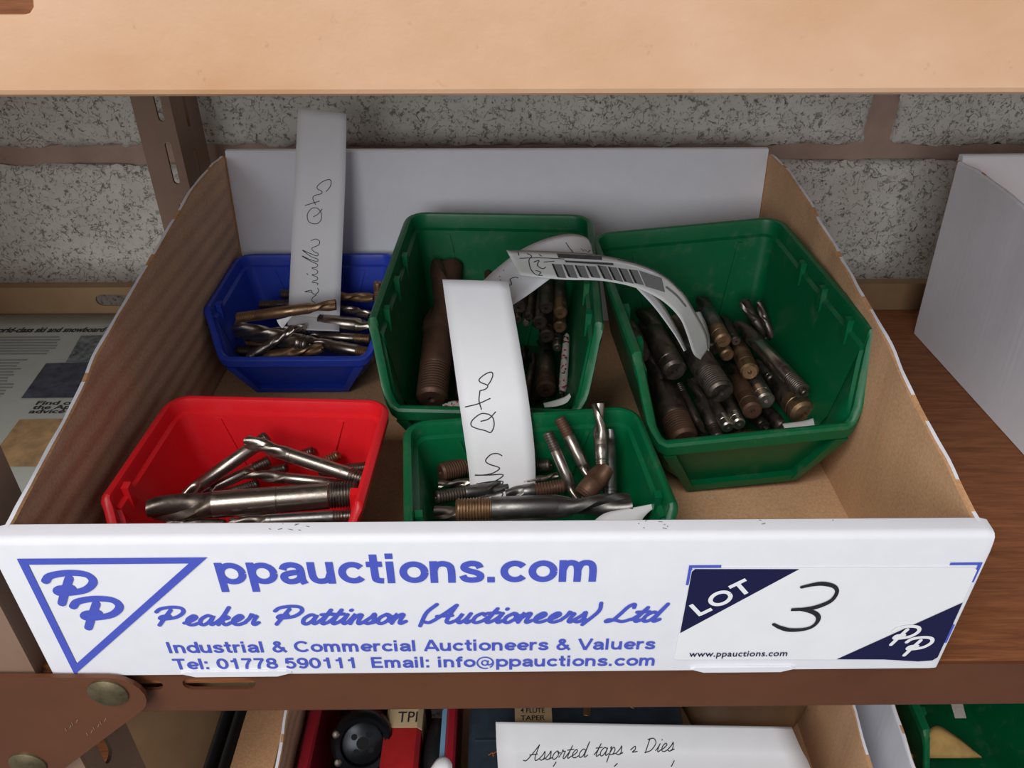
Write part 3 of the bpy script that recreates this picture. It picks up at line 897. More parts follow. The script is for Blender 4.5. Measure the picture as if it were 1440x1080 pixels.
# ------------------------------------------------------------------ end mills
def mill(A, zA, B, zB, dpx, mats, label, group, thread=0.24, flute=0.3, nfl=3, end='T', frad=1.0, bands=None):
    """A: pixel of the shank end, B: pixel of the cutter tip, with their heights; dpx apparent diameter"""
    PA = atz(A, zA) if not isinstance(A, Vector) else A
    PB = atz(B, zB) if not isinstance(B, Vector) else B
    L = (PB - PA).length
    R = dpx * depth((PA + PB) / 2) / F_PX / 2
    root = empty('end_mill', PA)
    root.rotation_euler = (PB - PA).to_track_quat('X', 'Z').to_euler()
    mt, ms, mf = mats if isinstance(mats, tuple) else (mats,) * 3
    Lt = L * thread; Lf = L * flute
    # shank end with centre hole
    prof = [(R * 0.35, R * 0.03), (R * 0.35, R * 0.13), (0.0, R * 0.24), (0.0, R * 0.78), (R * 0.16, R * 0.94)]
    if end == 'T':
        pitch = max(0.0013, R * 0.2)
        nT = max(3, int((Lt - R * 0.2) / pitch))
        pitch = (Lt - R * 0.2) / nT
        for i in range(nT):
            x = R * 0.2 + i * pitch
            prof += [(x + pitch * 0.15, R * 0.985), (x + pitch * 0.45, R * 0.985), (x + pitch * 0.72, R * 0.885), (x + pitch * 0.9, R * 0.885)]
        prof += [(Lt, R * 0.9)]
        nm = 'thread'
    elif end == 'N':      # stepped pilot end
        prof = [(0, R * 0.1), (0, R * 0.42), (R * 0.1, R * 0.5), (R * 0.6, R * 0.5), (R * 0.65, R * 0.85)]
        nT = max(3, int((Lt - R * 0.7) / 0.0013)); pitch = (Lt - R * 0.7) / nT
        for i in range(nT):
            x = R * 0.7 + i * pitch
            prof += [(x + pitch * 0.15, R * 0.985), (x + pitch * 0.45, R * 0.985), (x + pitch * 0.72, R * 0.885), (x + pitch * 0.9, R * 0.885)]
        prof += [(Lt, R * 0.9)]
        nm = 'thread'
    else:
        prof += [(R * 0.22, R), (Lt * 0.5, R), (Lt * 0.5 + R * 0.05, R * 0.95), (Lt * 0.5 + R * 0.15, R * 0.95), (Lt * 0.5 + R * 0.2, R), (Lt, R)]
        nm = 'shank_end'
    t = MB(); t.lathe(prof, 20); t.build(nm, mt, root, 35)
    s = MB()
    if bands:
        x = Lt; lst = [(Lt, R * 0.93), (Lt + R * 0.08, R)]
        for q in bands:
            xx = Lt + (L - Lf - Lt) * q
            lst += [(xx - R * 0.06, R), (xx - R * 0.02, R * 0.94), (xx + R * 0.02, R * 0.94), (xx + R * 0.06, R)]
        lst += [(L - Lf, R)]
    else:
        lst = [(Lt, R * 0.93), (Lt + R * 0.1, R), (L - Lf - R * 0.05, R), (L - Lf, R * 0.97)]
    s.lathe(lst, 22); s.build('shank', ms, root, 35)
    if flute > 0:
        RF = R * frad
        seg = nfl * 12
        rings = max(6, int(Lf / (0.4 * RF)))
        vs, fs = [], []
        for j in range(rings + 1):
            x = L - Lf + Lf * j / rings
            tw = -0.55 * (Lf * j / rings) / RF
            dep = min(1.0, j / rings * 3.0) if j < rings else 1
            for i in range(seg):
                u = (i % 12) / 12
                if u < 0.26: rr = 1.0 - 0.25 * u * 0.2
                elif u < 0.42: rr = 1.0 - (u - 0.26) / 0.16 * 0.52
                elif u < 0.6: rr = 0.48 + (u - 0.42) * 0.4
                else: rr = 0.55 + (u - 0.6) / 0.4 * 0.45
                rr = 1 - (1 - rr) * dep * (0.8 if nfl > 2 else 1.0)
                k = RF * rr if j else R * 0.97 * (rr if dep else 1)
                a = 2 * math.pi * i / seg + tw
                vs.append((x, k * math.cos(a), k * math.sin(a)))
        for j in range(rings):
            for i in range(seg):
                i2 = (i + 1) % seg
                fs.append((j * seg + i, j * seg + i2, (j + 1) * seg + i2, (j + 1) * seg + i))
        c0 = len(vs); vs.append((L - Lf, 0, 0)); vs.append((L - RF * 0.12, 0, 0))
        e = rings * seg
        for i in range(seg):
            i2 = (i + 1) % seg
            fs.append((c0, i2, i)); fs.append((c0 + 1, e + i, e + i2))
        mesh('cutter', vs, fs, mf, root, 40)
    tag(root, label, 'end mill', group)
    return root

DK, ST, GR, RU, TN, BR = 'steel_dark', 'steel', 'steel_grey', 'steel_rusty', 'steel_tan', 'steel_bright'
# --- tilted large green bin
g = 'end mills in the tilted large green bin'
def q2(x, y): return (890 + x / 5.143, 410 + y / 5.143)
mill(q2(1245, 895), .034, q2(900, 480), .020, 36, (TN, DK, DK), 'thick end mill with flat holed end beside the paper scrap in tilted green bin', g, .2, .25, 3, 'P')
mill(q2(1248, 742), .049, q2(770, 235), .050, 22, (DK, ST, DK), 'long end mill with pilot-tipped thread lying on top of the pile in tilted green bin', g, .2, .34, 2, 'N')
mill(q2(985, 380), .034, q2(800, 66), .062, 15, DK, 'dark end mill with its fluted tip against the back of tilted green bin', g, .2, .42, 2)
mill(q2(1040, 420), .034, q2(906, 72), .062, 11, DK, 'thin end mill with bright pointed tip against the back of tilted green bin', g, .2, .42, 2)
mill(q2(655, 362), .056, q2(500, 72), .058, 23, (TN, GR, DK), 'end mill with a golden shank end at the rear top of tilted green bin', g, .28, .3, 3, 'P')
mill(q2(685, 466), .045, q2(560, 250), .045, 19, (TN, DK, DK), 'end mill with pale stepped end below the golden one in tilted green bin', g, .3, .3, 3, 'P')
mill(q2(747, 362), .047, q2(660, 200), .046, 14, DK, 'small dark end mill tucked beside the golden one in tilted green bin', g, .3, .3, 3, 'P')
mill(q2(585, 420), .042, q2(470, 250), .042, 20, DK, 'dark end mill half hidden by the curled paper loop in tilted green bin', g, .3, .3, 3, 'P')
mill(q2(846, 584), .043, q2(740, 350), .037, 25, (TN, TN, DK), 'tan rust-tinted end mill with holed end amid the pile in tilted green bin', g, .4, .3, 3, 'P')
mill(q2(868, 868), .037, q2(720, 560), .030, 26, (RU, RU, DK), 'brown rust-banded end mill with holed end near the lip of tilted green bin', g, .3, .3, 3, 'P')
mill(q2(965, 795), .036, q2(820, 540), .030, 24, (BR, DK, DK), 'end mill with a bright silver band beside the rust-banded one in tilted green bin', g, .3, .3, 3, 'P')
mill(q2(640, 735), .050, q2(315, 235), .054, 37, (DK, DK, DK), 'big end mill with coarse threaded end and deep flutes in tilted green bin', g, .24, .46, 2)
mill(q2(305, 580), .050, q2(90, 170), .052, 33, (DK, DK, DK), 'dark thick plain-ended end mill under the paper curl in tilted green bin', g, .25, .35, 3, 'P')
mill(q2(690, 985), .028, q2(480, 640), .026, 17, (BR, DK, DK), 'slim end mill with shiny rounded end near the lip of tilted green bin', g, .2, .3, 2, 'P')
mill(q2(770, 962), .030, q2(660, 740), .028, 18, (BR, DK, DK), 'slim shiny-ended end mill beside its rounded twin in tilted green bin', g, .3, .3, 2, 'P')
mill(q2(330, 670), .032, q2(515, 1040), .022, 13, (DK, DK, DK), 'thin rod-like end mill with threaded end pointing to the back of tilted green bin', g, .18, .25, 2)
mill(q2(620, 1060), .020, q2(425, 640), .032, 18, (DK, DK, DK), 'slim dark end mill with a scooped flute by the thin rod in tilted green bin', g, .2, .55, 2)
mill(q2(375, 1075), .030, q2(120, 480), .040, 40, (RU, DK, DK), 'fat dark end mill with rusty thread along the side wall of tilted green bin', g, .24, .4, 3)
mill(q2(975, 1000), .018, q2(850, 880), .020, 17, DK, 'short end mill with pointed end low at the lip of tilted green bin', g, .3, .4, 2, 'N')
mill(q2(1150, 1020), .016, q2(960, 880), .016, 24, DK, 'dark end mill lying under the thick flat-ended one in tilted green bin', g, .3, .3, 3)
mill(q2(870, 1050), .014, q2(720, 1000), .015, 18, RU, 'threaded end mill stub lying crosswise at the lip of tilted green bin', g, .6, .2, 3)
mill(q2(1010, 640), .030, q2(900, 520), .030, 15, DK, 'small dark end mill under the long pilot-tipped one in tilted green bin', g, .3, .3, 3, 'P')
mill(q2(60, 470), .050, q2(-20, 260), .050, 26, DK, 'dark end mill in shade along the side wall of tilted green bin', g, .3, .3, 3, 'P')
mill(q2(760, 760), .020, q2(600, 520), .018, 22, DK, 'dark end mill buried at the heart of the pile in tilted green bin', g, .3, .3, 3, 'P')
# --- upright large green bin
g = 'end mills in the large green bin beside the blue bin'
mill((607, 562), .034, (628, 374), .066, 43, (RU, RU, RU), 'huge rusty brown end mill with threaded end and broad spiral flutes', g, .2, .56, 2, 'T', 1.12)
mill((584, 566), .020, (598, 500), .022, 9, ST, 'tiny bright end mill down beside the huge rusty one', g, .2, .3, 2)
mill((676, 500), .040, (692, 374), .060, 22, RU, 'rusty end mill mostly hidden behind the standing paper slip', g, .24, .4, 2)
mill((652, 560), .024, (650, 480), .030, 26, DK, 'dark end mill between the huge rusty one and the standing paper slip', g, .24, .4, 3)
def z7(x, y): return (700 + x / 5.4, 380 + y / 5.4)
def towards(p, z, dx, dy, dz):
    P = atz(p, z); return P, P + Vector((dx, dy, dz))
for p, z, d, mt, lab in (
    ((160, 285), .052, 21, DK, 'dark holed end mill facing out nearest the paper slip in upright green bin'),
    ((235, 355), .050, 12, DK, 'slender end mill with small round end between two dark thick ones in upright green bin'),
    ((368, 288), .054, 20, DK, 'dark end mill at the top of the cluster of holed ends in upright green bin'),
    ((476, 330), .053, 19, TN, 'end mill with pale gold end topmost beside the side wall of upright green bin'),
    ((318, 405), .046, 21, DK, 'dark ring-ended end mill in the middle of the holed ends in upright green bin'),
    ((472, 437), .044, 18, TN, 'end mill with pale gold end just below its twin in upright green bin'),
    ((370, 508), .039, 21, DK, 'dark hole-ended end mill lowest of the cluster in upright green bin'),
    ((452, 592), .034, 13, BR, 'small end mill with a bright silver side below the gold-ended ones'),
    ((215, 410), .045, 10, BR, 'tiny silver-tipped end mill beside the ring-ended one'),
    ((150, 380), .046, 12, DK, 'small dark end mill half behind the paper slip in upright green bin')):
    dx = 0.004 - (p[0] - 300) * 0.00001
    A, B = towards(z7(*p), z, dx, .055, .002)
    mill(A, 0, B, 0, d, (mt, DK, DK), lab, g, .25, .3, 3, 'P')
A, B = towards((768, 549), .028, .002, .06, -.004)
mill(A, 0, B, 0, 27, (RU, DK, DK), 'thick end mill with a rusty peeling ring at its end in upright green bin', g, .22, .3, 3, 'P')
mill((738, 566), .016, (752, 500), .024, 12, DK, 'dark rod-like end mill leaning deep in upright green bin', g, .2, .3, 2)
mill((722, 568), .014, (738, 490), .022, 14, DK, 'dark end mill in shade behind the paper slip foot', g, .2, .3, 2)
mill((812, 560), .012, (745, 520), .010, 20, DK, 'dark end mill lying crosswise on the floor of upright green bin', g, .2, .3, 2)
mill((700, 570), .012, (785, 545), .011, 24, DK, 'dark end mill lying flat under the leaning rod in upright green bin', g, .2, .3, 3)
mill((800, 520), .011, (715, 500), .011, 22, DK, 'dark end mill on the floor below the holed ends in upright green bin', g, .2, .3, 3)
# --- blue bin
g = 'end mills in the blue bin'
def q5(x, y): return (270 + x / 4.5, 320 + y / 4.5)
mill(q5(283, 572), .045, q5(910, 488), .053, 15.5, (TN, TN, TN), 'golden brown end mill lying across the top of the blue bin pile', g, .2, .27, 2)
mill(q5(565, 420), .040, q5(1150, 445), .040, 14, (DK, TN, TN), 'end mill with threaded end showing behind the slip in the blue bin', g, .14, .35, 2)
mill(q5(425, 488), .036, q5(700, 480), .036, 12, DK, 'threaded dark end mill just behind the golden brown one in the blue bin', g, .6, .2, 2)
mill(q5(1175, 345), .058, q5(1185, 600), .028, 12.5, (TN, ST, ST), 'end mill standing on end with its thread up in the blue bin', g, .4, .3, 2)
mill(q5(900, 500), .032, q5(1130, 560), .032, 14, ST, 'spiral-fluted end mill right of the slip in the blue bin', g, .1, .75, 3)
mill(q5(800, 590), .032, q5(1150, 625), .030, 20, (DK, ST, ST), 'thick short end mill with flat-sided shank in the blue bin', g, .1, .3, 2)
mill(q5(1130, 705), .024, q5(640, 680), .024, 15, (TN, ST, ST), 'silver end mill with worn collar lying mid pile in the blue bin', g, .2, .4, 3)
mill(q5(1160, 805), .024, q5(740, 720), .026, 18, (TN, ST, ST), 'silver end mill with coarse thread by the front lip of the blue bin', g, .26, .35, 3)
mill(q5(740, 740), .030, q5(275, 640), .033, 25, (ST, ST, ST), 'widest spiral cutter with bright flutes in the blue bin', g, .1, .85, 4)
mill(q5(350, 830), .026, q5(645, 640), .040, 12, (ST, ST, ST), 'small end mill slanting over the widest cutter in the blue bin', g, .15, .5, 3)
mill(q5(380, 830), .022, q5(825, 765), .028, 17, (DK, TN, TN), 'end mill with twisted tip along the front lip of the blue bin', g, .1, .55, 3)
mill(q5(280, 780), .022, q5(480, 790), .020, 15, (DK, DK, DK), 'dark threaded end mill stub in the front corner of the blue bin', g, .5, .2, 3)
mill(q5(1150, 838), .018, q5(700, 832), .018, 8, (TN, TN, TN), 'thin threaded end mill lowest at the lip of the blue bin', g, .3, .3, 2)
mill(q5(280, 720), .020, q5(560, 760), .018, 14, (TN, TN, DK), 'brown plain end mill under the widest cutter in the blue bin', g, .3, .2, 2, 'P')
mill(q5(330, 690), .026, q5(720, 640), .034, 15, (DK, ST, ST), 'bright fluted end mill wedged under the slip foot in the blue bin', g, .1, .6, 4)
# --- red bin
g = 'end mills in the red bin'
def q1(x, y): return (110 + x / 3, 540 + y / 3)
mill(q1(1180, 462), .043, q1(303, 530), .045, 38, (DK, ST, DK), 'largest polished end mill with threaded end lying across the red bin', g, .14, .3, 2, 'T', 1.0, [.45])
mill(q1(1212, 405), .044, q1(712, 240), .052, 21, (DK, ST, ST), 'polished end mill lying uppermost on the pile in the red bin', g, .12, .36, 3, 'T', 1.0, [.95])
mill(q1(800, 222), .050, q1(450, 470), .030, 20, (DK, ST, ST), 'polished end mill slanting under the uppermost one in the red bin', g, .12, .2, 3)
mill(q1(808, 322), .034, q1(520, 462), .027, 16, (DK, ST, ST), 'slim end mill slanting beside its larger neighbour in the red bin', g, .24, .2, 3)
mill(q1(1130, 425), .030, q1(705, 378), .036, 17, (DK, ST, DK), 'end mill with short scooped flute behind the largest in the red bin', g, .1, .4, 2)
mill(q1(990, 282), .034, q1(880, 320), .026, 13, DK, 'dark thread-ended end mill peeping up behind the pile in the red bin', g, .5, .2, 3)
mill(q1(1100, 298), .034, q1(990, 350), .026, 14, (TN, DK, DK), 'end mill with upright brown thread against the back of the red bin', g, .55, .2, 3)
mill(q1(1240, 350), .034, q1(1020, 372), .028, 17, DK, 'dark coarse-threaded end mill in the rear corner of the red bin', g, .5, .2, 3)
mill(q1(1165, 556), .044, q1(640, 585), .042, 18, (DK, GR, DK), 'slim grey end mill just behind the printed front in the red bin', g, .16, .3, 2, 'T', 1.0, [.93])
mill(q1(760, 420), .028, q1(600, 470), .022, 14, DK, 'small dark-threaded end mill in the shade of the largest in the red bin', g, .5, .2, 3)
mill(q1(880, 352), .030, q1(740, 385), .024, 14, DK, 'threaded end mill stub amid the crossing rods in the red bin', g, .5, .2, 3)
mill(q1(620, 592), .038, q1(380, 590), .038, 15, DK, 'fluted end mill half sunk under the nose of the largest in the red bin', g, .1, .6, 3)
# --- small green bin
g = 'end mills in the small green bin'
def q3(x, y): return (540 + x / 3.27, 540 + y / 3.27)
mill(q3(330, 580), .046, q3(1135, 552), .047, 34, (TN, GR, GR), 'largest grey end mill with coarse thread lying across the small green bin', g, .2, .42, 2, 'T', .95)
mill(q3(420, 600), .036, q3(232, 590), .036, 20, DK, 'fluted dark tip poking out beside the coarse thread in the small green bin', g, .1, .6, 2)
mill(q3(258, 408), .036, q3(560, 330), .030, 27, (RU, GR, GR), 'rusty coarse-threaded end mill against the back wall of the small green bin', g, .4, .3, 3)
mill(q3(560, 440), .032, q3(248, 462), .034, 12, ST, 'thin fluted end mill poking out beside the slip in the small green bin', g, .1, .5, 2)
mill(q3(238, 522), .038, q3(560, 470), .032, 19, (DK, GR, GR), 'dark-threaded end mill in front of the thin fluted one in the small green bin', g, .4, .3, 3)
mill(q3(832, 468), .037, q3(560, 510), .034, 21, (RU, GR, GR), 'brown-threaded end mill emerging beyond the slip in the small green bin', g, .5, .3, 3)
mill(q3(752, 222), .058, q3(885, 525), .034, 16, (DK, ST, ST), 'slim end mill leaning thread-up nearest the slip in the small green bin', g, .28, .2, 2)
mill(q3(806, 156), .062, q3(945, 430), .040, 17, (RU, ST, ST), 'end mill with rusty thread leaning against the rear rim of the small green bin', g, .3, .2, 2)
mill(q3(1003, 385), .046, q3(985, 92), .068, 19, (ST, ST, ST), 'bright spiral end mill standing flutes-up in the small green bin', g, .12, .64, 2)
mill(q3(912, 520), .042, q3(1020, 385), .050, 31, (RU, RU, RU), 'stubby rusty end mill with broken nose in the small green bin', g, .12, .5, 2, 'P')
mill(q3(1040, 520), .034, q3(1030, 215), .054, 20, (GR, GR, GR), 'plain grey end mill leaning behind the bright spiral one', g, .12, .2, 2, 'P')
mill(q3(768, 372), .036, q3(600, 380), .030, 18, DK, 'dark-threaded end mill in shade behind the leaning rods', g, .5, .2, 3)
mill(q3(640, 450), .034, q3(800, 420), .036, 10, DK, 'flat dark fluted end mill between slip and leaning rods', g, .1, .5, 2)

for xc, y0, where, gg in ((-0.114, 0.052, 'red bin', 'end mills in the red bin'), (0.0185, 0.047, 'small green bin', 'end mills in the small green bin')):
    for k, (dy, z, h) in enumerate(((-.004, .0140, .033), (.0105, .0140, .032), (.0035, .0268, .038))):
        sgn = 1 if k % 2 else -1
        mill(Vector((xc - sgn * h, y0 + dy, z)), 0, Vector((xc + sgn * h, y0 + dy + .001, z)), 0, 38, GR,
             'dull end mill buried under the largest one in the ' + where, gg, .22, .35, 3)

# ------------------------------------------------------------------ paper
def sheet(name, rows, mat, label, cat='paper', n=7, cols=6, thick=0.00018, group=None, bow=0.0):
    Ls = catmull([r[0] for r in rows], n); Rs = catmull([r[1] for r in rows], n)
    vs, fs = [], []
    m = len(Ls)
    for i in range(m):
        t = (Ls[min(i + 1, m - 1)] - Ls[max(0, i - 1)])
        nn = (Rs[i] - Ls[i]).cross(t)
        nn = nn.normalized() if nn.length > 1e-9 else Vector((0, 0, 1))
        for j in range(cols + 1):
            q = j / cols
            vs.append(Ls[i].lerp(Rs[i], q) + nn * (bow * math.sin(math.pi * q)))
    for i in range(m - 1):
        for j in range(cols):
            a = i * (cols + 1) + j
            fs.append((a, a + 1, a + cols + 2, a + cols + 1))
    root = empty(name, (Ls[0] + Rs[0]) / 2)
    off = -Vector(root.location)
    o = mesh('sheet', vs, fs, mat, root, 60)
    o.location = off
    sm = o.modifiers.new('thickness', 'SOLIDIFY'); sm.thickness = thick; sm.offset = 0
    tag(root, label, cat, group)
    return root, BVHTree.FromPolygons([Vector(v) for v in vs], fs), off
def ink_on(name, strokes, sh, width, mat='ink', closed=False, lift=0.0003, n=5):
    root, bvh, off = sh
    mb = MB()
    for s in strokes:
        pts3, nor = [], []
        pp = catmull([Vector((x, y, 0)) for x, y in s], n)
        for p in pp:
            d = ray((p.x, p.y)).normalized()
            h, nn, i, dist = bvh.ray_cast(CAM, d)
            if h is None:
                continue
            if nn.dot(d) > 0: nn = -nn
            pts3.append(h + nn * lift); nor.append(nn)
        ribbon(mb, pts3, nor, width)
    o = mb.build(name, mat, root)
    o.location = off
    return o
def fill_on(name, poly, sh, mat, nu=6, nv=6, lift=0.0003):
    """printed quadrilateral patch: poly four pixels"""
    root, bvh, off = sh
    g_, vs, fs = {}, [], []
    a, b, c, d4 = [Vector((x, y)) for x, y in poly]
    for i in range(nv + 1):
        for j in range(nu + 1):
            p = a.lerp(b, j / nu).lerp(d4.lerp(c, j / nu), i / nv)
            d = ray(p).normalized()
            h, nn, k, dist = bvh.ray_cast(CAM, d)
            if h is None: continue
            if nn.dot(d) > 0: nn = -nn
            g_[(i, j)] = len(vs); vs.append(h + nn * lift)
    for i in range(nv):
        for j in range(nu):
            q = [(i, j), (i, j + 1), (i + 1, j + 1), (i + 1, j)]
            if all(k in g_ for k in q): fs.append(tuple(g_[k] for k in q))
    o = mesh(name, vs, fs, mat, root)
    o.location = off
    return o

def pz(p, Z):        # point on the pixel's ray at a given distance along the view axis
    d = ray(p); return CAM + d * (Z / d.dot(FWD))

# tall slip standing in the blue bin
s1 = sheet('paper_slip', [(pz((419, 151), .513), pz((487, 160), .515)), (pz((415, 240), .518), pz((486, 240), .520)), (pz((410, 340), .525), pz((482, 340), .527)),
                          (pz((406, 430), .532), pz((478, 438), .534)), (pz((405, 447), .531), pz((478, 449), .533)), (pz((404, 463), .522), pz((477, 466), .524))],
           'paper', 'tall white paper slip with handwriting standing up out of the blue bin')
def h1(L): return [(390 + x / 3.375, 140 + y / 3.375) for x, y in L]
ink_on('handwriting', [h1(s) for s in (
    [(188, 452), (208, 447), (212, 437), (192, 425), (190, 412), (215, 390), (245, 380), (256, 390), (250, 415), (232, 437)],
    [(132, 503), (200, 482)], [(188, 452), (170, 462), (172, 480), (182, 498)],
    [(190, 515), (165, 516), (143, 545), (150, 580), (185, 590), (208, 570), (207, 535), (190, 515)], [(172, 556), (192, 545), (213, 520)],
    [(160, 670), (182, 662), (200, 672), (196, 690), (165, 705), (172, 720), (193, 731), (188, 742), (150, 728), (121, 715)],
    [(121, 717), (160, 745), (192, 758), (186, 768), (150, 757), (119, 742)], [(119, 744), (160, 768), (190, 782), (186, 795), (165, 799)],
    [(165, 801), (190, 812), (188, 826), (165, 832), (190, 843), (188, 856), (166, 862)], [(141, 826), (145, 831)],
    [(166, 868), (192, 872), (190, 880)], [(192, 895), (196, 910), (180, 925), (166, 917), (160, 905), (130, 912)], [(162, 915), (130, 912)], [(185, 928), (168, 940), (165, 955), (180, 965)])], s1, 0.00045)
tri = sheet('paper_scrap', [(pz((389, 450), .462), pz((412, 444), .464)), (pz((392, 456), .461), pz((405, 452), .463)), (pz((396, 461), .46), pz((398, 461), .46))],
            'paper', 'small white triangular paper corner among the mills in the blue bin', cols=3)

# slip standing in the small green bin
s2 = sheet('paper_slip', [(pz((622, 393), .392), pz((715, 396), .392)), (pz((634, 480), .391), pz((730, 480), .391)), (pz((645, 560), .392), pz((743, 560), .392)),
                          (pz((655, 630), .393), pz((751, 625), .393)), (pz((660, 670), .393), pz((753, 665), .393)), (pz((662, 698), .392), pz((752, 700), .392)), (pz((663, 712), .392), pz((751, 714), .392))],
           'paper', 'broad white handwritten paper slip standing in the small green bin', bow=-0.0006)
def h2(L): return [(600 + x / 3.272, 380 + y / 3.272) for x, y in L]
ink_on('handwriting', [h2(s) for s in (
    [(245, 555), (272, 546), (280, 530), (247, 515), (243, 500), (272, 477), (298, 469), (304, 485), (293, 512), (282, 527)],
    [(178, 629), (235, 615), (292, 590)], [(245, 556), (241, 600), (252, 640)],
    [(285, 662), (250, 660), (212, 688), (204, 712), (225, 726), (270, 738), (295, 746), (310, 715), (305, 680), (285, 662)], [(250, 695), (285, 684), (317, 652)],
    [(346, 853), (325, 843), (295, 848), (271, 875), (288, 892), (330, 906), (332, 917), (300, 935), (260, 942), (224, 942)],
    [(224, 943), (290, 942), (345, 939), (347, 950), (305, 973), (230, 983)], [(230, 983), (300, 972), (347, 971), (346, 984), (315, 1008), (325, 1020), (349, 1026), (346, 1042)])], s2, 0.00055)

# printed strip that curls from one large green bin into the other
s3 = sheet('paper_slip', [(pz((712, 352), .430), pz((731, 387), .420)), (pz((765, 353), .432), pz((790, 393), .421)), (pz((830, 357), .434), pz((848, 395), .422)),
                          (pz((880, 366), .433), pz((895, 405), .422)), (pz((925, 382), .430), pz((930, 422), .420)), (pz((957, 408), .427), pz((955, 446), .418)),
                          (pz((977, 438), .430), pz((966, 470), .421)), (pz((993, 468), .440), pz((975, 497), .430)), (pz((996, 490), .446), pz((985, 506), .440))],
           'dim_paper', 'curled grey-printed paper strip bridging the two large green bins')
lo = lambda x, y: (680 + x / 4.235, 310 + y / 4.235)
fill_on('printed_band', [lo(435, 198), lo(705, 215), lo(705, 238), lo(445, 225)], s3, 'print_grey', 10, 2)
fill_on('printed_band', [lo(480, 240), lo(770, 256), lo(775, 270), lo(490, 252)], s3, 'print_grey', 10, 2)
for i in range(4):
    x = 405 + i * 68
    fill_on('printed_panel', [lo(x, 262 + i * 4), lo(x + 58, 264 + i * 4), lo(x + 88, 346), lo(x + 38, 342)], s3, 'print_lines', 4, 4)
    fill_on('printed_bar', [lo(x, 262 + i * 4), lo(x + 10, 262 + i * 4), lo(x + 46, 342), lo(x + 32, 340)], s3, 'ink', 2, 4, 0.0005)
for i in range(4):
    x = 680 + i * 62
    fill_on('printed_panel', [lo(x, 270 + i * 8), lo(x + 50, 276 + i * 8), lo(x + 90, 360 + i * 10), lo(x + 42, 350 + i * 9)], s3, 'print_lines', 4, 4)
    fill_on('printed_bar', [lo(x - 4, 270 + i * 8), lo(x + 8, 272 + i * 8), lo(x + 48, 352 + i * 9), lo(x + 34, 350 + i * 9)], s3, 'ink', 2, 4, 0.0005)
ink_on('printed_sketch', [[lo(x, y) for x, y in s] for s in ([(215, 228), (330, 225), (480, 232)], [(260, 200), (285, 215), (270, 240), (280, 290), (310, 325), (350, 330)],
       [(300, 250), (330, 240), (320, 270), (350, 290), (370, 280)], [(310, 300), (340, 310), (330, 325)], [(360, 250), (420, 245)], [(205, 190), (210, 210)], [(330, 205), (345, 215)])], s3, 0.0005)
ink_on('printed_rule', [[lo(480, 236), lo(640, 240), lo(780, 252), lo(900, 275), lo(1010, 315)]], s3, 0.0006, 'print_white')
fill_on('print_and_shade', [lo(925, 300), lo(1060, 345), lo(1080, 430), lo(965, 395)], s3, 'print_lines', 6, 4)  # grey for the tail's print, with shading of its outer end painted in
ink_on('printed_rule', [[lo(800, 235), lo(900, 255), lo(1000, 292), lo(1100, 350), lo(1170, 420)]], s3, 0.0007, 'print_grey')
ink_on('printed_rule', [[lo(1090, 400), lo(1150, 450), lo(1200, 510)]], s3, 0.0016, 'print_lines')
s3b = sheet('paper_slip', [(pz((890, 400), .44), pz((905, 398), .445)), (pz((920, 432), .44), pz((932, 428), .446)), (pz((948, 470), .437), pz((954, 466), .444)), (pz((962, 494), .433), pz((966, 492), .44))],
            'paper', 'narrow white paper strip hanging under the printed curl in the tilted bin', cols=3)
s3c = sheet('paper_slip', [(pz((973, 440), .452), pz((985, 438), .458)), (pz((968, 456), .45), pz((994, 458), .462)), (pz((976, 474), .45), pz((998, 478), .46)), (pz((990, 486), .449), pz((997, 494), .452))],
            'paper', 'white curled loop of paper dipping among the mills in the tilted bin', cols=4)
# white curling slip in the upright bin
s4 = sheet('paper_slip', [(pz((672, 402), .432), pz((716, 432), .418)), (pz((700, 376), .438), pz((742, 415), .424)), (pz((735, 350), .444), pz((772, 393), .430)),
                          (pz((770, 335), .450), pz((800, 372), .436)), (pz((802, 329), .456), pz((822, 360), .444)), (pz((824, 334), .462), pz((834, 358), .455)), (pz((832, 346), .464), pz((833, 366), .46))],
           'paper', 'white curling handwritten paper slip under the printed curl')
ink_on('handwriting', [[lo(x, y) for x, y in s] for s in ([(490, 135), (510, 165), (535, 195)], [(580, 170), (595, 185)], [(600, 175), (620, 190), (632, 180)], [(205, 345), (195, 340), (170, 345), (158, 355), (165, 370), (165, 385), (150, 390)], [(120, 298), (122, 301)], [(95, 335), (97, 338)], [(100, 355), (102, 358)])], s4, 0.0005)
# scraps
sheet('paper_scrap', [(pz((833, 734), .350), pz((900, 738), .350)), (pz((853, 721), .354), pz((905, 728), .354)), (pz((890, 714), .357), pz((915, 718), .357)), (pz((931, 706), .36), pz((932, 707), .36))],
      'paper', 'pointed white paper scrap in the front corner of the small green bin', cols=4)
sheet('paper_scrap', [(pz((1100, 596), .44), pz((1105, 606), .436)), (pz((1138, 590), .437), pz((1148, 603), .432)), (pz((1157, 578), .437), pz((1165, 594), .432)), (pz((1170, 562), .437), pz((1172, 578), .432))],
      'paper', 'curved white paper scrap beside the thick flat-ended mill in the tilted bin', cols=4)
sw = sheet('paper_scrap', [(pz((622, 569), .435), pz((624, 576), .432)), (pz((636, 564), .437), pz((640, 574), .433)), (pz((658, 563), .438), pz((662, 575), .434))],
      'printed_wrap', 'crumpled red-printed paper scrap at the foot of the huge rusty mill', cols=4)
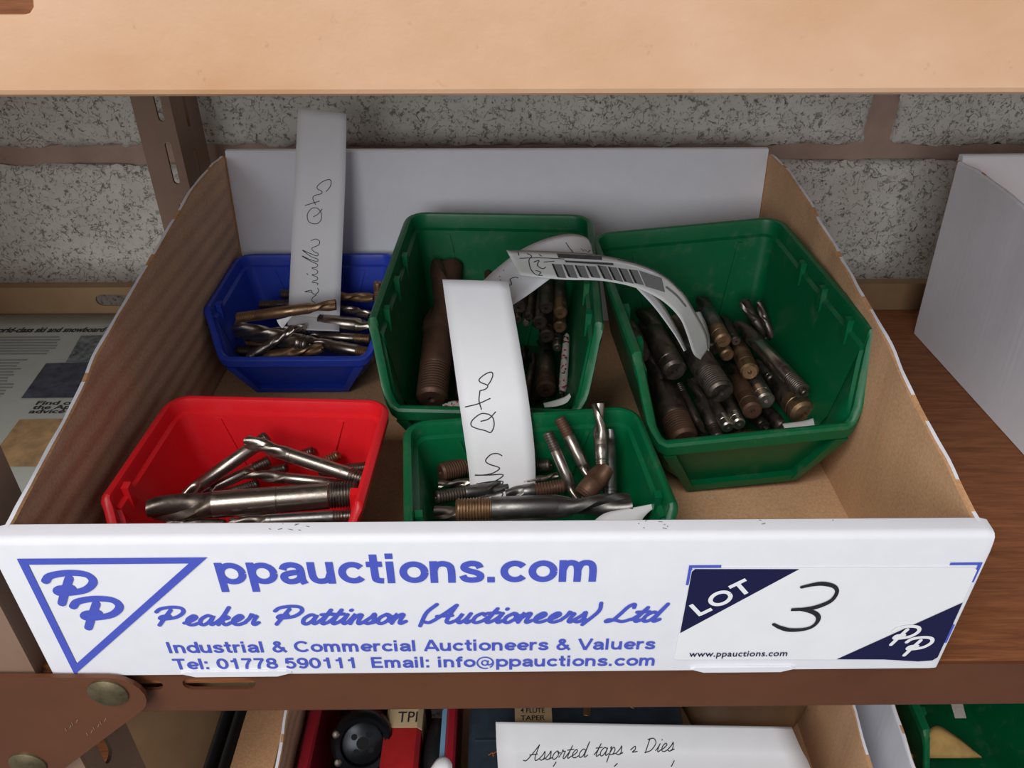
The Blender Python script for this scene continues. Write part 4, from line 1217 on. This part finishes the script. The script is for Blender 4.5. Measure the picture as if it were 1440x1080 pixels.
def paper_roll():
    A, B = atz((797, 470), .044), atz((791, 553), .030)
    L = (B - A).length
    root = empty('paper_wrapped_cutter', A)
    root.rotation_euler = (B - A).to_track_quat('X', 'Z').to_euler()
    mb = MB(); mb.lathe([(0, .0010), (.002, .0019), (L * .3, .0023), (L * .7, .0026), (L * .9, .0025), (L, .0015)], 14)
    mb.build('wrapping', 'printed_wrap', root, 50)
    t = MB(); t.lathe([(L * .98, .0012), (L * 1.1, .0011), (L * 1.12, .0004)], 12); t.build('tip', DK, root, 40)
    tag(root, 'slim cutter rolled in red-printed paper along the side of upright green bin', 'cutter')
paper_roll()
sheet('paper_scrap', [(pz((764, 567), .428), pz((766, 573), .426)), (pz((780, 563), .430), pz((784, 571), .427)), (pz((794, 558), .431), pz((797, 566), .428)), (pz((801, 553), .432), pz((803, 558), .430))],
      'dim_paper', 'crumpled dull paper scrap in front of the rusty-ringed mill', cols=4)

# newspaper on the shelf
def newspaper():
    a = [Vector((-0.53, 0.323, .0006)), Vector((-0.2, 0.324, .0006)), Vector((-0.2, 0.045, .0006)), Vector((-0.53, 0.045, .0006))]
    sh = sheet('newspaper', [(a[0], a[1]), (a[0].lerp(a[3], .5), a[1].lerp(a[2], .5)), (a[3], a[2])], 'newsprint',
               'printed ski newspaper page lying on the shelf behind the front upright', 'newspaper', cols=8)
    root, bvh, off = sh
    g0 = lambda u, v: Vector((u, v, .0010)) + off
    p0 = atz((0, 468), 0); p1 = atz((168, 457), 0)
    cw = (atz((157, 460), 0).x - p0.x) / 27.5
    text_on('headline', 'world-class ski and snowboard courses', g0, p0.x - cw * 2.4, p0.x + cw * 34.6, p0.y - 0.001, 0.0070, 'ink', root, 0.03)
    lines = MB()
    R = random.Random(3)
    for blk, (y0, cnt, xr) in enumerate(((476, 7, 92), (508, 9, 40), (542, 9, 24))):
        for i in range(cnt):
            pa = atz((0, y0 + i * (3.9 + blk * .3)), 0)
            xe = atz((xr - i * (2.4 + blk), y0 + i * 3.9), 0).x + R.uniform(-.006, 0)
            lines.box(pa.x - 0.05, xe, pa.y - .0008, pa.y + .0008, .0009, .0010)
    o = lines.build('text_line', 'print_lines', root); o.location = off
    for quad, m in (([(114, 473), (160, 472), (141, 510), (93, 510)], 'photo_snow'), ([(65, 512), (140, 510), (112, 560), (30, 561)], 'photo_dark'), ([(28, 591), (100, 590), (72, 657), (-22, 657)], 'photo_sunset')):
        fill_on('photo', quad, sh, m, 4, 4, 0.0006)
    for i, tx in enumerate(('Find out more', 'the Apres with', 'advice and the')):
        p = atz((50 - i * 5, 571 + i * 6), 0)
        text_on('caption', tx, g0, p.x, p.x + 0.052, p.y, 0.0042, 'ink', root, 0.02)
newspaper()
def shade_carton():  # carton added out of view to shade the wall blocks and newspaper
    root = empty('carton', (-0.56, 0.16, 0.0006))
    mb = MB(); mb.prism([(-.14, 0), (.14, 0), (.14, .2), (-.14, .2)], lambda u, v, d: (u, d, v), -.135, .15)
    mb.build('carton_body', 'kraft', root)
    for x0, x1 in ((-.14, -.001), (.001, .14)):
        f = MB(); f.box(x0, x1, -.135, .15, .2002, .2032); f.build('flap', 'kraft_edge', root)
    tag(root, 'unseen kraft carton added past the front upright to shade the shelf end', 'carton')
shade_carton()

# ------------------------------------------------------------------ things on the lower shelf
ZL = -0.273 + 0.0035
def low(p, z): return atz(p, z)
def note():
    z = -0.205
    a = low((697, 1015), -.190); b = low((1113, 1022), -.196)
    rows = [(a, b), (low((698, 1045), -.197), low((1126, 1052), -.200)), (low((700, 1075), -.202), low((1140, 1080), -.204)), (low((704, 1150), -.208), low((1168, 1160), -.210))]
    sh = sheet('paper_note', rows, 'paper', 'large white note with handwriting lying in the lower tray of taps and dies', 'note', cols=14)
    root, bvh, off = sh
    st = script_strokes('Assorted taps & Dies', 0.25)
    xs = [p[0] for s in st for p in s]; x0, x1 = min(xs), max(xs)
    strokes = []
    for s in st:
        strokes.append([(736 + (x - x0) / (x1 - x0) * 212, 1071 - (x - x0) / (x1 - x0) * 15 - y * 11.5) for x, y in s])
    ink_on('handwriting', strokes, sh, 0.0006)
    ink_on('handwriting', [[(778, 1078), (782, 1072)], [(864, 1078), (868, 1074)], [(944, 1078), (948, 1070)]], sh, 0.0006)
note()
def red_case():
    root = empty('tool_case', (-0.082, 0.1, ZL))
    L = lambda v: Vector(v)
    z0, z1 = 0.0, 0.066
    xl, xr = -0.134 + 0.082, -0.0305 + 0.082
    for xa, xb in ((xl, xl + 0.0085), (xr - 0.007, xr)):
        mb = MB()
        pr = [(xa, z0), (xb, z0), (xb, z1 - 0.002), (xb - 0.0015, z1), (xa + 0.0015, z1), (xa, z1 - 0.002)]
        mb.prism(pr, lambda u, v, d: (u, d, v), -0.075, 0.075)
        mb.build('case_wall', 'red_case', root)
    for ya, yb in ((-0.0765, -0.0752), (0.0752, 0.0765)):
        mb = MB(); mb.box(xl, xr, ya, yb, z0, z1 - 0.006); mb.build('case_end', 'red_case', root)
    mb = MB(); mb.box(xl + 0.0086, xr - 0.0071, -0.075, 0.075, z0, z0 + 0.004); mb.build('case_floor', 'black_rubber', root)
    mb = MB(); mb.box(xr - 0.0105, xr - 0.0072, -0.07, 0.07, z0 + 0.0042, z1 - 0.002); mb.build('case_liner', 'blue_edge', root)
    tag(root, 'red plastic case of thread-cutting dies in the lower tray', 'case')
red_case()
def die_stock():
    c = low((510, 1044), -.212)
    root = empty('die_holder', (c.x, c.y, -.2645))
    ax = (CAM - c).normalized(); ax = Vector((0.15, -0.75, 0.64)).normalized()
    q = ax.to_track_quat('X', 'Z').to_matrix().to_4x4()
    lift = Matrix.Translation((0, 0, .0525)) @ q
    mb = MB(); mb.lathe([(-.016, .012), (-.014, .0205), (-.002, .0215), (.004, .0205), (.0065, .0180), (.0045, .0150), (.0, .0145), (-.004, .0135)], 32, lift)
    mb.build('body', 'black_steel', root, 40)
    d = MB(); d.lathe([(-.0038, .0144), (.001, .0142), (.002, .0130)], 30, lift); d.build('die', 'black_steel', root, 40)
    h = MB()
    for k in range(4):
        a = k * math.pi / 2 + math.pi / 4
        o_ = lift @ Matrix.Translation((.0021, .0072 * math.cos(a), .0072 * math.sin(a)))
        h.lathe([(0, .0021), (.0002, .0021)], 14, o_)
    h.lathe([(0, .0042), (.0002, .0042)], 14, lift @ Matrix.Translation((.0021, 0, 0)))
    h.build('cutting_hole', 'hole_dark', root)
    s = MB()
    for a in (2.6, 3.6):
        o_ = lift @ Matrix.Translation((.003, .0192 * math.cos(a), .0192 * math.sin(a)))
        s.lathe([(0, .0028), (.003, .0026), (.0036, .0018)], 14, o_)
    s.build('screw', 'steel_dark', root, 40)
    s = MB(); s.lathe([(0, .006), (.05, .0052), (.052, .003)], 16, Matrix.Translation((-.018, .01, .026)) @ Matrix.Rotation(math.radians(70), 4, 'Z') @ Matrix.Rotation(math.radians(-10), 4, 'Y'))
    s.build('handle', 'black_steel', root, 40)
    tag(root, 'black round die holder with a four-lobed die in the red case', 'die holder')
die_stock()
def packet():
    c = low((563, 1045), -.205)
    root = empty('tool_packet', (c.x, c.y, ZL + 0.006))
    w = 0.0128; dy = 0.032; h = 0.056
    mb = MB(); mb.prism([(-w, 0), (w, 0), (w, h - .003), (w - .003, h), (-w + .003, h), (-w, h - .003)], lambda u, v, d: (u, d, v), -dy, dy * .4)
    mb.build('packet_body', 'red_card', root, 30)
    lb = MB(); lb.prism([(-w + .0005, 0.004), (w + .0002, 0.004), (w + .0002, h - .0025), (w - .003, h + .0004), (-w + .003, h + .0004), (-w + .0005, h - .0025)], lambda u, v, d: (u, d, v), dy * .4 + .0002, dy * 1.1)
    l = lb.build('paper_label', 'cream_label', root, 30)
    text_on('lettering', 'TPI', lambda u, v: Vector((u, v, h + .0008)), -0.004, 0.0095, dy * .52, 0.008, 'ink', l, 0.0)
    tag(root, 'red card packet with a cream TPI label in the red case', 'packet')
packet()
def dark_rolls():
    c = low((612, 1040), -.208)
    root = empty('tool_pouch', (c.x, c.y, ZL + .0055))
    vs, fs = [], []
    n, m = 10, 14
    for i in range(n + 1):
        y = -0.035 + 0.06 * i / n
        e = math.sin(math.pi * (0.12 + 0.76 * i / n)) ** 0.5
        for j in range(m):
            a = 2 * math.pi * j / m
            vs.append((0.0118 * e * math.cos(a), y, 0.027 + 0.027 * e * math.sin(a)))
    for i in range(n):
        for j in range(m):
            j2 = (j + 1) % m
            fs.append((i * m + j, i * m + j2, (i + 1) * m + j2, (i + 1) * m + j))
    fs.append(tuple(range(m))); fs.append(tuple(range(n * m, n * m + m)))
    mesh('pouch_body', vs, fs, 'black_rubber', root, 50)
    tg = MB(); tg.box(-0.004, 0.004, 0.020, 0.0235, 0.05, 0.060); tg.build('pouch_tab', 'steel_dark', root)
    tag(root, 'black soft pouch squeezed beside the red packet', 'pouch')
    sheet('paper_scrap', [(low((604, 1082), -.206), low((606, 1095), -.206)), (low((614, 1068), -.203), low((620, 1090), -.205)), (low((625, 1063), -.204), low((630, 1088), -.203)), (low((635, 1068), -.205), low((636, 1092), -.206))],
          'paper', 'crumpled white scrap in front of the black pouch', cols=5, bow=0.002)
dark_rolls()
def dark_case():
    root = empty('tool_box', (0.012, 0.135, ZL))
    x0, x1 = -0.034, 0.115; h = 0.06
    mb = MB(); mb.prism([(x0, 0), (x1, 0), (x1, h - .002), (x1 - .002, h), (x0 + .002, h), (x0, h - .002)], lambda u, v, d: (u, d, v), -0.075, 0.035)
    mb.build('case_body', 'dark_case', root, 30)
    s = MB(); s.box(x0 + .004, x1 - .004, -0.0352, -0.0348, h + .0001, h + .0012); s.build('lid_ridge', 'dark_case', root)
    P = low((724, 1006), ZL + h)
    lp = Vector((P.x - 0.012, P.y - 0.135))
    l = MB(); l.box(lp.x, lp.x + 0.026, lp.y - 0.0065, lp.y + 0.018, h + .0002, h + .0008); lab = l.build('paper_label', 'cream_label', root)
    for i, tx in enumerate(('4 FLUTE', 'TAPER', '1 BOTT')):
        yb = lp.y + (0.0012, -0.0046, 0.0066)[i]
        text_on('lettering', tx, lambda u, v: Vector((u, v, h + .0012)), lp.x + .004, lp.x + .021, yb, 0.0036, 'ink', lab, 0.01)
    o = MB()
    Q = low((700, 1062), ZL + h)
    for k in range(5):
        p = Vector((Q.x - 0.012 - 0.006 + k * 0.003, Q.y - 0.135 + (k % 2) * .001, h + .0003))
        ribbon(o, [p, p + Vector((.0024, .0016, 0)), p + Vector((.003, -.001, 0))], [Vector((0, 0, 1))] * 3, .0007)
    o.build('orange_mark', 'orange_print', root)
    tag(root, 'dark blue-grey tool box with a tan flute label under the note', 'box')
dark_case()
def back_tools():
    for i, (p, z, d, m) in enumerate((((835, 1008), -.215, .05, 'steel_tan'), ((925, 1006), -.215, .05, 'steel_tan'), ((985, 1006), -.218, .045, 'steel_dark'))):
        c = low(p, z)
        root = empty('tap_holder', (c.x, c.y + .03, z))
        mb = MB()
        mb.lathe([(-.035, .004), (-.033, .006), (0, .0065), (.002, .009), (.012, .009), (.014, .005), (.04, .0045), (.042, .003)], 16, Matrix.Rotation(math.radians(80 - 25 * i), 4, 'Z'))
        mb.build('body', m, root, 40)
        t = MB(); t.lathe([(.042, .003), (.06, .0028), (.064, .001)], 12, Matrix.Rotation(math.radians(80 - 25 * i), 4, 'Z')); t.build('tap_tip', 'steel_dark', root, 40)
        tag(root, ('brown metal tap holder lying behind the note beside the tan label', 'brown metal tap holder lying behind the middle of the note', 'dark metal tap holder lying behind the middle of the note')[i], 'tool', 'tap holders behind the note')
    c = low((1062, 1008), -.222)
    root = empty('cloth_bundle', (c.x, c.y + .03, ZL))
    vs, fs = [], []
    n, m = 12, 20
    for i in range(n + 1):
        ph = math.pi * i / n
        for j in range(m):
            a = 2 * math.pi * j / m
            r = 1 + .18 * noise.noise(Vector((math.cos(a) * 2, math.sin(a) * 2, ph * 1.5)))
            vs.append((.05 * r * math.sin(ph) * math.cos(a), .035 * r * math.sin(ph) * math.sin(a), .026 - .026 * math.cos(ph) * r + .004))
    for i in range(n):
        for j in range(m):
            j2 = (j + 1) % m
            fs.append((i * m + j, i * m + j2, (i + 1) * m + j2, (i + 1) * m + j))
    mesh('cloth', vs, fs, 'rail_paint', root, 60)
    s = MB(); s.lathe([(-.052, .002), (0, .0024), (.052, .002)], 8, Matrix.Translation((0, -.02, .05))); s.build('tie', 'kraft_edge', root)
    tag(root, 'dim brownish cloth bundle in the back of the lower tray', 'cloth')
back_tools()
def left_lower():
    # kraft card and tubes between the upright and the lower tray
    x0, x1 = -0.176, -0.1455
    z = -0.200
    root = empty('cardboard_carton', (-0.163, 0.12, -0.273))
    mb = MB(); mb.box(-0.0135, 0.0155, -0.10, 0.16, 0.0004, 0.0690); mb.build('carton_body', 'kraft', root)
    f = MB(); f.hexa([(-0.0135, -0.10, .0692), (0.0150, -0.10, .0692), (0.0150, 0.15, .0692), (-0.0135, 0.15, .0692), (-0.0135, -0.10, .0712), (0.0150, -0.10, .0728), (0.0150, 0.15, .0728), (-0.0135, 0.15, .0712)])
    f.build('carton_flap', 'kraft_edge', root)
    tag(root, 'narrow kraft carton wedged against the lower tray of dies', 'carton')
    for i, (x, r, zc) in enumerate(((-0.1865, .0052, -.2215), (-0.1985, .0045, -.226))):
        r_ = empty('black_tube', (x, 0.0, zc))
        m = Matrix.Rotation(math.radians(90), 4, 'Z')
        t = MB(); t.lathe([(0, r * .8), (.001, r), (.30, r), (.301, r * .8)], 18, m); t.build('tube', 'black_rubber', r_, 40)
        c = MB(); c.lathe([(-.004, r * .6), (-.0035, r * 1.05), (-.0002, r * 1.05)], 18, m); c.build('end_cap', 'black_steel', r_, 40)
        tag(r_, ('thick black tube lying beside the narrow kraft carton', 'thinner black tube lying next to the thick tube')[i], 'tube')
    b = empty('timber_block', (-0.232, 0.13, -0.273))
    mb = MB(); mb.prism([(-.042, .0004), (.027, .0004), (.027, .039), (.0255, .0405), (-.0405, .0405), (-.042, .039)], lambda u, v, d: (u, d, v), -.1, .15)
    mb.build('block_body', 'rail_paint', b)
    e = MB(); e.box(-.04, .025, -.1012, -.1001, .002, .038); e.build('end_face', 'kraft_edge', b)
    tag(b, 'dim brown timber block under the black tubes on the lower shelf', 'timber')
left_lower()
def lower_right():
    c = low((1350, 1073), -.226)
    bb = bin_('storage_bin', (0.335, 0.070, -0.273 + Z0), (0, 0, math.radians(-2)), BIG, 'green_plastic', 'dark green plastic bin deep in the shade of the lower shelf')
    sh = sheet('paper_envelope', [(low((1285, 1062), -.225), low((1283, 1066), -.225)), (low((1312, 1022), -.215), low((1310, 1066), -.225)), (low((1340, 1032), -.218), low((1342, 1066), -.225)), (low((1378, 1062), -.224), low((1380, 1066), -.225))],
               'yellow_brown', 'crumpled yellow-brown envelope inside the shaded green bin', 'envelope', cols=5, bow=.002)
    root = empty('chisel_blade', low((1352, 1010), -.212))
    mb = MB(); mb.hexa([(-.0045, 0, 0), (.0035, 0, 0), (.003, .002, 0), (-.004, .002, 0), (-.006, .02, .012), (.0022, .02, .014), (.002, .021, .012), (-.0055, .021, .010)])
    mb.build('blade', 'steel_bright', root)
    t = MB(); t.lathe([(0, .003), (.03, .004), (.031, .002)], 10, Matrix.Translation((-.002, .021, .011)) @ Matrix.Rotation(math.radians(90), 4, 'Z')); t.build('shank', 'black_steel', root)
    tag(root, 'bright metal blade tip sticking out in the shaded green bin', 'blade')
lower_right()
bpy.context.view_layer.update()
